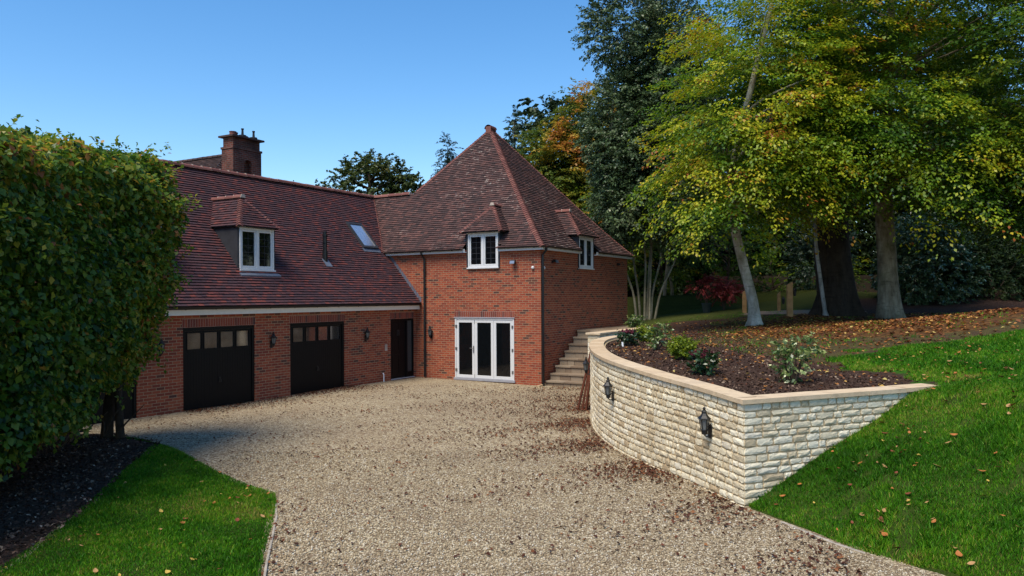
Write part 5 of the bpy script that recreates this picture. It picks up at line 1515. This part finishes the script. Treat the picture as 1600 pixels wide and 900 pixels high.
# rhododendrons
def bush(name, label, cat, vols, T, leaf, mat, seed, base, group=None, per=16, tw=.45, stems=6, **kw):
    root = empty(name, base); tag(root, label, cat, group); off = np.array(base)
    a = dict(vols=vols, T=T, per=per, tw_len=tw, leaf=leaf, layer=False, seed=seed, droop=.15, inner=.35); a.update(kw)
    L = sprays(**a)
    leaf_mesh("foliage", L[0] - off, *L[1:], mat, root)
    if stems:
        m = MB(); q, _, _ = sample_vol(vols, stems, .5)
        for p in q:
            p = p - off; m.tube([(random.uniform(-.03, .03), random.uniform(-.03, .03), -.03), p * .5 + (0, 0, .02), p], [.012 + .02 * min(1, np.linalg.norm(p) / 2), .01 + .012 * min(1, np.linalg.norm(p) / 2), .004], 5, cap=False)
        m.build("stems", M['brown_bark'], root)
    return root
zr_ = hz(18, 33)
bush("rhododendron_bush", "big rounded glossy rhododendron on the bank right of the right beech trunk", "bush", [((17.9, 33, 3.9), (2.1, 1.6, 2.0), 1.0), ((17.4, 32.8, 5.0), (1.4, 1.2, 1.2), .3)], 1500, .15, M['lf_rhodo'], 101, (17.9, 33, zr_), aspect=.42, inner=.6)
bush("rhododendron_bush", "darker rhododendron at the right edge beside the big rounded one", "bush", [((21.2, 33.6, 3.8), (2.2, 1.5, 1.9), 1.0)], 1200, .15, M['lf_dark'], 102, (21.2, 33.6, hz(21.2, 33.6)), aspect=.42, inner=.6)
bush("evergreen_bush", "bluish green evergreen bush behind the right beech trunk", "bush", [((14.9, 37, 4.6), (1.6, 1.2, 2.6), 1.0)], 700, .15, M['lf_conifer'], 103, (14.9, 37, hz(14.9, 37)), aspect=.4, inner=.5)
# fence at the back
fx = MB(); fence = empty("wooden_fence", (16, 41.5, hz(16, 41.5))); tag(fence, "dark close boarded wooden fence at the back of the wood", "fence")
for k in range(64):
    x = -5.5 + k * .155; z = hz(16 + x, 41.5) - hz(16, 41.5); fx.box(x, x + .148, -.012, .012, z, z + 1.35 + random.uniform(-.01, .01))
fx.build("boards", M['fence'], fence)
for k in range(5):
    m = MB(); x = -5.3 + k * 2.45; z = hz(16 + x, 41.5) - hz(16, 41.5); m.box(x, x + .11, -.13, -.014, z - .2, z + 1.42); m.build("post", M['fence'], fence)
# red maples
def maple(x, y, label, pot, sc=1.0):
    z = hz(x, y); root = empty("red_maple_tree", (x, y, z)); tag(root, label, "tree", "red maples at the edge of the wood")
    b = .38 if pot else 0
    m = MB()
    for k in range(5): 
        a = k * 1.3; m.tube([(0, 0, b - .1), (.08 * math.cos(a), .08 * math.sin(a), b + .35), (.5 * sc * math.cos(a), .35 * math.sin(a), b + .85 * sc), (.85 * sc * math.cos(a), .5 * math.sin(a), b + 1.0 * sc)], [.03, .022, .014, .005], 6, cap=False)
    m.build("trunk", M['brown_bark'], root)
    L = sprays([((0, 0, b + .95 * sc), (.85 * sc, .55, .28), 1.0), ((.25, 0, b + 1.25 * sc), (.5 * sc, .4, .2), .5)], 150, 18, .38, .095, seed=int(x * 30), droop=.4, gap=(1.0, 1.0, 2.5), gapth=-.2)
    leaf_mesh("crown", *L, M['lf_red'], root)
maple(8.45, 33.3, "small red maple in a dark pot at the edge of the lawn", True, .85)
maple(9.25, 33.5, "small red maple growing in the ground right of the potted one", False, .85)
o_ = MB(); o_.lathe((0, 0, 0), [(.15, 0), (.21, .38), (.225, .39), (.225, .43), (.19, .43), (.18, .36)], 16); ob = o_.build("plant_pot", M['pot'], None, smooth=False); ob.location = (8.45, 33.3, hz(8.45, 33.3)); tag(ob, "dark round pot holding the left red maple", "plant pot")
# wooden posts with lamps
def post(x, y, label, h=1.25, sc=1.0):
    z = hz(x, y); r = empty("lamp_post", (x, y, z), R(-8)); tag(r, label, "post", "wooden lamp posts along the path")
    m = MB(); w = .095 * sc
    m.hexa([(-w, -w, -.2), (w, -w, -.2), (w, w, -.2), (-w, w, -.2), (-w, -w, h - .12), (w, -w, h), (w, w, h), (-w, w, h - .12)]); m.build("post", M['timber'], r, bevel=.008)
    m = MB(); m.lathe((.17, -.02, h - .52), [(.03, 0), (.045, .02), (.065, .2), (.085, .21), (.03, .28), (.01, .3)], 8); m.tube([(.08, 0, h - .2), (.17, -.02, h - .22)], .012, 6); m.build("lamp", M['iron'], r)
post(9.94, 27.44, "nearest tall wooden lamp post with a sloping top, left of the massive trunk")
post(10.84, 31.14, "small distant wooden lamp post in the shade left of the nearest post", .78, .62)
post(9.40, 31.0, "wooden lamp post half hidden behind the leaning pale beech trunk", .95, .8)

# ------------------------------------------------------------------ hedge on the left
hd = empty("hornbeam_hedge", (-7.9, 12.5, 0.05)); tag(hd, "tall clipped hornbeam hedge with green and yellowing leaves at the left edge", "hedge")
HO = np.array((-7.9, 12.5, 0.05))
def hedge_sdf(P):
    top = 5.02 + np.clip(P[:, 1] - 9.6, -3, 6) * .15; bot = np.where(P[:, 1] < 11, .50, .50 + np.clip((P[:, 1] - 11) * .1, 0, .25))
    c = np.c_[np.full(len(P), -7.95), np.full(len(P), 10.6), (top + bot) / 2]; hx = np.c_[np.full(len(P), 1.62), np.full(len(P), 4.35), (top - bot) / 2]
    rd = .55; q = np.abs(P - c) - hx + rd
    s = np.linalg.norm(np.maximum(q, 0), axis=1) + np.minimum(q.max(1), 0) - rd
    tap = .55 * (1 - sstep(.9, 3.3, P[:, 2])) + .30 * sstep(4.6, 5.9, P[:, 2]) + .10
    s = s + np.where(P[:, 0] > -8.0, tap, 0) * np.clip((P[:, 1] - 9.5) / 4, .35, 1)
    return s + .16 * sine_noise(P, (.5, .5, .45), 7) + .07 * sine_noise(P, (1.4, 1.4, 1.4), 8)
n0 = 560000
P = np.c_[rng.uniform(-10.2, -5.9, n0), rng.uniform(6.2, 15.6, n0), rng.uniform(.1, 6.3, n0)]
s = hedge_sdf(P)
keep = (s < .06) & (rng.random(n0) < np.where(s > -.38, 1.0, .10))
P = P[keep]; s = s[keep]; 
vis = (P[:, 0] > -8.4) | (rng.random(len(P)) < .45)
P = P[vis]; s = s[vis]
e = .06
G = np.stack([hedge_sdf(P + np.array(v) * e) - s for v in ((1, 0, 0), (0, 1, 0), (0, 0, 1))], 1); G = unit(G)
n = len(P)
D = -UP * .55 + G * .45 + rng.normal(size=(n, 3)) * .5
N = G * .65 + UP * .8 + rng.normal(size=(n, 3)) * .42
cl = sine_noise(P, (.35, .35, .35), 17); cl2 = sine_noise(P, (1.3, 1.3, 1.3), 18)
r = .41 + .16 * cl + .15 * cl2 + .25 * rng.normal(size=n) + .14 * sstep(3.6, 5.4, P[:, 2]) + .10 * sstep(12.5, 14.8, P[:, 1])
L = rng.uniform(.085, .155, n) * np.where(rng.random(n) < .25, .75, 1)
leafP, leafD, leafN, leafL, leafR = [P], [D], [N], [L], [r]
# loose shoots sticking out of the right end, the top and the skirt
T = 620
k = (s > -.12) & (P[:, 0] > -7.6); B = P[k]; gB = G[k]
w = np.where((B[:, 1] > 14.0) | (B[:, 2] < 1.3), 5.0, 1.0); sel = rng.choice(len(B), T, p=w / w.sum(), replace=False); B = B[sel]; gB = gB[sel]
low = (B[:, 2] < 1.5)[:, None]
dr = unit(gB * np.where(low, .5, 1.0) + rng.normal(size=B.shape) * .35 - UP * np.where(low, 1.0, .1)); ln = rng.uniform(.12, .42, T)
tt = rng.random((T, 10)); Q = B[:, None] + dr[:, None] * (tt * ln[:, None])[..., None] + rng.normal(size=(T, 10, 3)) * .035
leafP.append(Q.reshape(-1, 3)); leafD.append((dr[:, None] + rng.normal(size=Q.shape) * .6 - UP * .2).reshape(-1, 3)); leafN.append((UP + gB[:, None] * .5 + rng.normal(size=Q.shape) * .4).reshape(-1, 3)); leafL.append(rng.uniform(.06, .11, Q.shape[0] * 10)); leafR.append(np.clip(.55 + .22 * rng.normal(size=Q.shape[0] * 10), 0, 1))
P = np.concatenate(leafP); L = np.concatenate(leafL)
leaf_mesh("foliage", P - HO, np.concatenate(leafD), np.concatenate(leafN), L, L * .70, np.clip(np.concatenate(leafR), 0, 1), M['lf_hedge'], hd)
for (x, y, rr_, ln) in ((-7.95, 15.0, .11, .15), (-7.62, 14.9, .08, -.1), (-8.35, 12.7, .13, .1), (-8.3, 10.4, .12, -.1), (-8.4, 8.2, .12, .05)):
    m = MB(); pts = [(x, y, -.1), (x + ln * .3, y, .6), (x + ln, y + .05, 1.6), (x + ln * .8, y, 3.6)]
    trunk_tube(m, np.array(pts) - HO, [rr_, rr_ * .9, rr_ * .8, rr_ * .4], 10, 1.3)
    tg = [np.array((x + random.uniform(-1.2, .6), y + random.uniform(-.9, .1), random.uniform(1.6, 4.2))) - HO for _ in range(9)]
    limbs(m, np.array(pts) - HO, tg, .03)
    m.build("trunk", M['dark_bark'], hd, smooth=True)
m = MB()
for k in range(26):     # dead lower twigs by the trunks
    x, y = random.uniform(-9.4, -7.7), random.uniform(13.4, 15.0); a = random.uniform(0, 6.28); l = random.uniform(.5, 1.1)
    p0 = np.array((x, y, random.uniform(.05, .3))); p1 = p0 + np.array((math.cos(a) * l * .5, math.sin(a) * l * .3, random.uniform(.1, .4))); p2 = p1 + np.array((math.cos(a + .6) * l * .4, math.sin(a + .6) * l * .3, random.uniform(-.05, .35)))
    m.tube([p0 - HO, p1 - HO, p2 - HO], [.022, .016, .006], 5, cap=False)
m.build("dead_twigs", M['brown_bark'], hd)

# ------------------------------------------------------------------ shrubs in the raised bed
M['lf_varieg'] = leaf_mat("variegated_leaf", [(0.0, (0.026, 0.065, 0.0144)), (0.4, (0.078, 0.143, 0.036)), (0.65, (0.26, 0.325, 0.096)), (0.85, (0.52, 0.546, 0.24)), (1.0, (0.715, 0.715, 0.384))], .25, .3, .6)
M['lf_lime'] = leaf_mat("lime_leaf", [(0.0, (0.07, 0.126, 0.008)), (0.5, (0.196, 0.266, 0.014)), (1.0, (0.364, 0.392, 0.03))], .35)
M['lf_skim'] = leaf_mat("skimmia_leaf", [(0.0, (.012, .035, .010)), (0.6, (.03, .075, .018)), (1.0, (.06, .12, .03))], .2, .35, .6)
M['lf_wine'] = leaf_mat("wine_red_bud", [(0.0, (.10, .008, .02)), (0.6, (.20, .018, .05)), (1.0, (.30, .06, .10))], .2)
def bed_shrub(x, y, h, w, kind, label, seed):
    z = hz(x, y) - .02
    g = "young shrubs in the raised bed"
    if kind == 'varieg':
        rt = bush("variegated_shrub", label, "shrub", [((x, y, z + h * .42), (w * .42, w * .38, h * .34), 1.0), ((x + .05, y, z + h * .72), (w * .52, w * .42, h * .26), .8)], int(80 * w / .6), .085, M['lf_varieg'], seed, (x, y, z), g, per=7, tw=.16, stems=16, aspect=.5, updir=.5, colnoise=.2, spread=.5)
    elif kind == 'lime':
        rt = bush("lime_shrub", label, "shrub", [((x, y, z + h * .6), (w * .5, w * .42, h * .36), 1.0), ((x, y, z + h * .35), (w * .3, w * .28, h * .25), .4)], 230, .045, M['lf_lime'], seed, (x, y, z), g, per=14, tw=.12, stems=14, updir=.7, colnoise=.3)
    else:
        rt = bush("skimmia_shrub", label, "shrub", [((x, y, z + h * .45), (w * .5, w * .42, h * .38), 1.0)], 80, .085, M['lf_skim'], seed, (x, y, z), g, per=10, tw=.14, stems=12, updir=.5, aspect=.42)
        L = sprays([((0, 0, h * .78), (w * .46, w * .4, h * .13), 1.0)], 26, 22, .045, .03, layer=False, seed=seed + 1, updir=1.0, spread=.6)
        leaf_mesh("flower_buds", *L, M['lf_wine'], rt)
    return rt
bed_shrub(4.5, 12.26, .78, .66, 'varieg', "large cream variegated shrub alone on the soil nearest the wall's sharp corner", 201)
bed_shrub(3.32, 13.36, .46, .48, 'skim', "dark green shrub with wine red buds next to the coping in mid bed", 202)
bed_shrub(3.30, 14.94, .45, .48, 'lime', "lime green rounded shrub left of the wine red budded one", 203)
bed_shrub(3.32, 17.5, .60, .50, 'varieg', "pale variegated shrub in the far half of the bed", 204)
bed_shrub(3.55, 20.4, .42, .55, 'lime', "farther lime green shrub behind the pale variegated one", 205)
bed_shrub(2.90, 19.12, .46, .46, 'skim', "wine red budded shrub at the far curve of the coping", 206)
bed_shrub(4.55, 28.4, .45, .7, 'varieg', "loose pale shrub at the top of the steps near the tower's far corner", 207)
m = MB(); m.box(-.02, .02, -.003, .003, 0, .12); ob = m.build("plant_label", M['white'], None); ob.location = (2.72, 18.85, hz(2.7, 18.85)); ob.rotation_euler = (R(-20), 0, R(15)); tag(ob, "small white plant label stuck in the soil by the far wine red shrub", "plant label")

# ------------------------------------------------------------------ grass blades
M['grass'] = leaf_mat("grass_blade", [(0.0, (.022, .090, .003)), (0.4, (.055, .215, .006)), (0.72, (.125, .32, .009)), (0.93, (.26, .37, .02)), (1.0, (.36, .30, .07))], .35, .5, .25)
def grass(name, X, Y, Z, hmin, hmax, w, seed, tilt=.35):
    n = len(X); r_ = np.random.default_rng(seed)
    a = r_.uniform(0, 2 * math.pi, n); h = r_.uniform(hmin, hmax, n) * (1 + .35 * np.sin(X * 2.7 + Y * 1.1) * np.sin(Y * 2.2 - X))
    lx, ly = r_.normal(size=n) * tilt, r_.normal(size=n) * tilt
    b = np.c_[X, Y, Z - .006]; sd = np.c_[np.cos(a), np.sin(a), np.zeros(n)] * (w * r_.uniform(.6, 1.2, n))[:, None]
    m1 = b + np.c_[lx * h * .4, ly * h * .4, h * .6]; tp = b + np.c_[lx * h * 1.1, ly * h * 1.1, h * .95]
    V = np.stack([b - sd, b + sd, m1 + sd * .7, tp, m1 - sd * .7], 1).reshape(-1, 3)
    F = np.arange(len(V)).reshape(-1, 5)
    c = np.clip(.46 + .26 * sine_noise(np.c_[X, Y, X * 0], (.5, .5, 1), seed) + .16 * sine_noise(np.c_[X, Y, X * 0], (2.2, 2.2, 1), seed + 3) + .24 * r_.normal(size=n), 0, 1)
    return tag(np_mesh(name, V, F, M['grass'], rnd=c), kind="stuff")
def patchy(X, Y, seed, th):
    return sine_noise(np.c_[X, Y, X * 0], (.9, .9, 1), seed) + .5 * sine_noise(np.c_[X, Y, X * 0], (2.6, 2.6, 1), seed + 1) < th
N_ = 330000
Y = 5.6 + 6.1 * rng.random(N_) ** 1.0; X = bank_edge_x(Y) + rng.random(N_) * 8.5
yw = WALL[0, 1] + (X - WALL[0, 0]) * (FACE_END[1] - WALL[0, 1]) / (FACE_END[0] - WALL[0, 0])
k = (X < .70 * Y + .5) & ((Y < yw - .03) | (X > FACE_END[0])) & (patchy(X, Y, 301, .62) | (rng.random(N_) < .25)) & (rng.random(N_) < 1.0)
X, Y = X[k], Y[k]
k = Y < 10.2; X = np.where(k, np.maximum(X, bank_edge_x(Y) + .06), X)
grass("grass", X, Y, np.maximum(h_bank(X, Y), -.02), .03, .075, .0042, 31)
N_ = 90000
Y = 11.7 + 3.6 * rng.random(N_); X = 5.6 + rng.random(N_) * 6.5
k = (X < .70 * Y + .5) & (soft(X, Y, np.array(P_GREEN), .3) + .35 * sine_noise(np.c_[X, Y, X * 0], (.8, .8, 1), 5) > .5)
X, Y = X[k], Y[k]; grass("grass", X, Y, h_garden(X, Y), .03, .07, .007, 32)
N_ = 40000
Y = 13.5 + 18 * rng.random(N_); X = 4.2 + rng.random(N_) * 16
k = (X < .70 * Y + .5) & ((soft(X, Y, np.array(P_DRY), .6) > .4) | (soft(X, Y, np.array(P_OLIVE), .6) > .4)) & ~patchy(X, Y, 333, .35)
X, Y = X[k], Y[k]; grass("grass", X, Y, h_garden(X, Y), .03, .07, .009, 33)
LP = np.r_[LAWN_E, LAWN_W[::-1]]
N_ = 330000
Y = 5.0 + 10.6 * rng.random(N_); X = -8.2 + 6.4 * rng.random(N_)
k = (inside_poly(X, Y, LP) > .5) & (X > -.70 * Y - .3)
X, Y = X[k], Y[k]; grass("grass", X, Y, h_lawnleft(X, Y), .025, .055, .0048, 34)

# ------------------------------------------------------------------ pebbles on the near gravel
N_ = 90000
Y = 6.6 + 7.5 * rng.random(N_) ** 1.5; X = -5 + 10 * rng.random(N_)
xe = bank_edge_x(np.minimum(Y, 10.15)); xw = np.where(Y > 10.15, np.interp(Y, WALL[:, 1], WALL[:, 0]), xe)
k = (X < xw - .05) & (np.abs(X) < .70 * Y) & (inside_poly(X, Y, np.r_[LAWN_E, np.array([(-9, 3), (-12, 15.5)])]) < .5) 
X, Y = X[k], Y[k]; n = len(X)
s = rng.uniform(.008, .017, n); ax = rng.uniform(.7, 1.3, (n, 3)) * np.array((1, 1, .62)); th = rng.uniform(0, 6.28, n)
oct_ = np.array([(1, 0, 0), (0, 1, 0), (-1, 0, 0), (0, -1, 0), (0, 0, 1), (0, 0, -1.0)])
Vp = oct_[None] * ax[:, None, :] * s[:, None, None]
Vp += rng.normal(size=Vp.shape) * (s * .22)[:, None, None]
co, si = np.cos(th), np.sin(th); Vr = Vp.copy(); Vr[..., 0] = Vp[..., 0] * co[:, None] - Vp[..., 1] * si[:, None]; Vr[..., 1] = Vp[..., 0] * si[:, None] + Vp[..., 1] * co[:, None]
Vr += np.c_[X, Y, h_drive(X, Y) + s * .35][:, None, :]
fo = np.array([(0, 1, 4), (1, 2, 4), (2, 3, 4), (3, 0, 4), (1, 0, 5), (2, 1, 5), (3, 2, 5), (0, 3, 5)])
Fp = (np.arange(n) * 6)[:, None, None] + fo[None]
tag(np_mesh("gravel", Vr.reshape(-1, 3), Fp.reshape(-1, 3), M['pebble'], rnd=np.repeat(rng.random(n), 8)), kind="stuff")

# ------------------------------------------------------------------ fallen leaves
M['lf_fallen'] = leaf_mat("fallen_leaf", [(0.0, (.055, .020, .011)), (0.35, (.13, .044, .018)), (0.6, (.25, .085, .024)), (0.84, (.40, .17, .042)), (0.96, (.50, .31, .08)), (1.0, (.55, .44, .14))], .2, .6, .25)
M['lf_brown'] = leaf_mat("brown_fallen_leaf", [(0.0, (.035, .014, .009)), (0.5, (.085, .028, .015)), (0.85, (.15, .05, .022)), (1.0, (.27, .12, .045))], .15, .65, .2)
def litter(name, X, Y, Z, size, mat, seed, tilt=.4):
    r_ = np.random.default_rng(seed); n = len(X); a = r_.uniform(0, 6.28, n)
    D = np.c_[np.cos(a), np.sin(a), r_.normal(size=n) * tilt * .6]; N = np.c_[r_.normal(size=n) * tilt, r_.normal(size=n) * tilt, np.ones(n)]
    L = size * r_.uniform(.6, 1.25, n); return tag(leaf_mesh(name, np.c_[X, Y, Z + .012 + L * .12], D, N, L, L * r_.uniform(.45, .7, n), r_.random(n) ** 1.1, mat, None), kind="stuff")
N_ = 42000
Y = 13.5 + 15.5 * rng.random(N_); X = 4.5 + 16 * rng.random(N_)
d_ = soft(X, Y, np.array(P_LEAF), 1.0) * (.55 + .65 * sine_noise(np.c_[X, Y, X * 0], (.3, .3, 1), 401)) + .05
k = (rng.random(N_) < d_) & (X < .70 * Y + .5); X, Y = X[k], Y[k]
litter("leaf_litter", X, Y, h_garden(X, Y), .10, M['lf_fallen'], 41)
N_ = 2600
Y = 11.6 + 14 * rng.random(N_); X = np.interp(Y, WALL[:, 1], WALL[:, 0]) + .5 + 7 * rng.random(N_)
k = X < .70 * Y + .5; X, Y = X[k], Y[k]
litter("leaf_litter", X, Y, h_garden(X, Y), .075, M['lf_fallen'], 42)
# bark chips and clods on the bed and the soil
N_ = 9000
Y = 10.6 + 14 * rng.random(N_) ** 1.3; X = np.interp(Y, WALL[:, 1], WALL[:, 0]) + .36 + 3.6 * rng.random(N_) ** 1.2
M['chip'] = leaf_mat("bark_chip", [(0.0, (.024, .013, .010)), (0.6, (.075, .044, .032)), (0.9, (.17, .11, .075)), (1.0, (.34, .26, .19))], .0, .9, .1)
yw = WALL[0, 1] + (X - WALL[0, 0]) * (FACE_END[1] - WALL[0, 1]) / (FACE_END[0] - WALL[0, 0])
k = (Y > yw + .45); X, Y = X[k], Y[k]
litter("bark_chips", X, Y, h_garden(X, Y) - .012, .055, M['chip'], 43, .9)
N_ = 14000
Y = 6.5 + 9 * rng.random(N_); X = -11 + 5.7 * rng.random(N_)
k = (inside_poly(X, Y, np.r_[BED_E, BED_W[::-1]]) > .5) & (X > -.7 * Y - .3); X, Y = X[k], Y[k]
litter("bark_chips", X, Y, h_soil(X, Y) - .01, .06, M['chip'], 44, .8)
# brown leaves on the gravel, drifting towards the wall, the steps and the doors
N_ = 210000
Y = 6.4 + 18 * rng.random(N_); X = -13 + 16.5 * rng.random(N_)
q = (np.c_[X, Y] - HC) @ np.c_[HU, HV]; aa, bb = q[:, 0], q[:, 1]
xe = np.where(Y > 10.15, np.interp(Y, WALL[:, 1], WALL[:, 0]), bank_edge_x(np.minimum(Y, 10.15)))
dw_ = xe - X
den = .022 + 1.0 * np.exp(-np.clip(dw_, 0, 9) / .55) + .22 * np.exp(-np.clip(dw_, 0, 9) / 1.6) + .34 * np.exp(-np.clip(dw_, 0, 9) / 2.4) * sstep(10, 16, Y) + 1.5 * np.exp(-np.clip(BG - bb, 0, 9) / .45) * (aa > -9.6) + .35 * np.exp(-np.clip(-aa, 0, 9) / .5) + .25 * np.exp(-np.clip(X + np.interp(Y, LAWN_E[::-1, 1], -LAWN_E[::-1, 0]), 0, 9) / .25) * (Y < 10.5)
den *= np.clip(.55 + .6 * sine_noise(np.c_[X, Y, X * 0], (.5, .5, 1), 402), .1, 1.6)
k = (rng.random(N_) < den) & (dw_ > .06) & (bb < BG - .05) & (aa < -.05) & (inside_poly(X, Y, np.r_[LAWN_E, np.array([(-9, 3), (-12, 15.5)])]) < .5) & (np.abs(X) < .72 * Y)
X, Y = X[k], Y[k]
litter("leaf_litter", X, Y, h_drive(X, Y) + .006, .058, M['lf_brown'], 45, .5)

# single fallen leaves that can be told apart on the near lawns
lm = []
for kk in range(4):
    m = MB(); nU = 5
    L_, W_ = 1.0, random.uniform(.5, .68); cu = random.uniform(.15, .45); fo_ = random.uniform(.1, .3)
    rows_ = []
    for i in range(nU + 1):
        t = i / nU; w = W_ * math.sin(math.pi * min(max(t, .03), .97)) ** .75 / 2
        z = cu * (t - .5) ** 2 * 1.6
        rows_.append(((t - .5, -w, z + fo_ * w), (t - .5, 0, z), (t - .5, w, z + fo_ * w)))
    for a, b in zip(rows_[:-1], rows_[1:]):
        m.quad([a[0], b[0], b[1], a[1]], None, .5); m.quad([a[1], b[1], b[2], a[2]], None, .5)
    lm.append(m)
lcol = [("orange", (.34, .12, .03)), ("tan", (.36, .20, .08)), ("russet", (.17, .045, .02)), ("yellow", (.44, .30, .06))]
protos = []
for nm, c in lcol:
    mt = plain(nm + "_fallen_leaf", c, .6, .25, .25, 20)
    for m in lm:
        ob = m.build("fallen_leaf", mt, None); protos.append(ob)
used = [False] * len(protos)
def drop_leaf(x, y, z, sc, grp, lab, wts):
    k = random.choices(range(4), wts)[0] * 4 + random.randrange(4)
    o = protos[k] if not used[k] else protos[k].copy()
    if used[k]: COL.objects.link(o)
    used[k] = True
    o.location = (x, y, z); o.scale = (sc, sc, sc); o.rotation_euler = (random.uniform(-.5, .5), random.uniform(-.5, .5), random.uniform(0, 6.28))
    tag(o, lab, "leaf", grp)
c = 0
while c < 210:
    y = 6.6 + 7.4 * random.random() ** .9; x = random.uniform(3, 9.5)
    if y < 11.6:
        if x < float(bank_edge_x(min(y, 10.15))) + .1 or x > .66 * y: continue
        yw = WALL[0, 1] + (x - WALL[0, 0]) * (FACE_END[1] - WALL[0, 1]) / (FACE_END[0] - WALL[0, 0])
        if y > yw - .06 and x < FACE_END[0]: continue
        z = max(float(h_bank(x, y)), 0)
    else:
        if x < 6.4 or x > .66 * y: continue
        z = hz(x, y)
    if random.random() > .25 + .75 * (math.sin(x * 2.1 + y) * math.sin(y * 1.7 - x * .8) > .1): continue
    drop_leaf(x, y, z + .03 + .03 * random.random(), .042 + .06 * random.random() ** 1.8, "fallen leaves on the sloping lawn", "dry autumn leaf lying on the sloping green lawn", (4, 4, 3, 1)); c += 1
c = 0
while c < 62:
    y = 7.3 + 7.2 * random.random(); x = random.uniform(-6.8, -2.4)
    if inside_poly(np.array([x]), np.array([y]), LP)[0] < .5: continue
    drop_leaf(x, y, .035 + .03, random.uniform(.045, .085), "fallen leaves on the shaded lawn", "dry autumn leaf lying on the shaded lawn by the hedge", (3, 4, 1, 2)); c += 1
for k_, ob in enumerate(protos):
    if not used[k_]: bpy.data.objects.remove(ob)
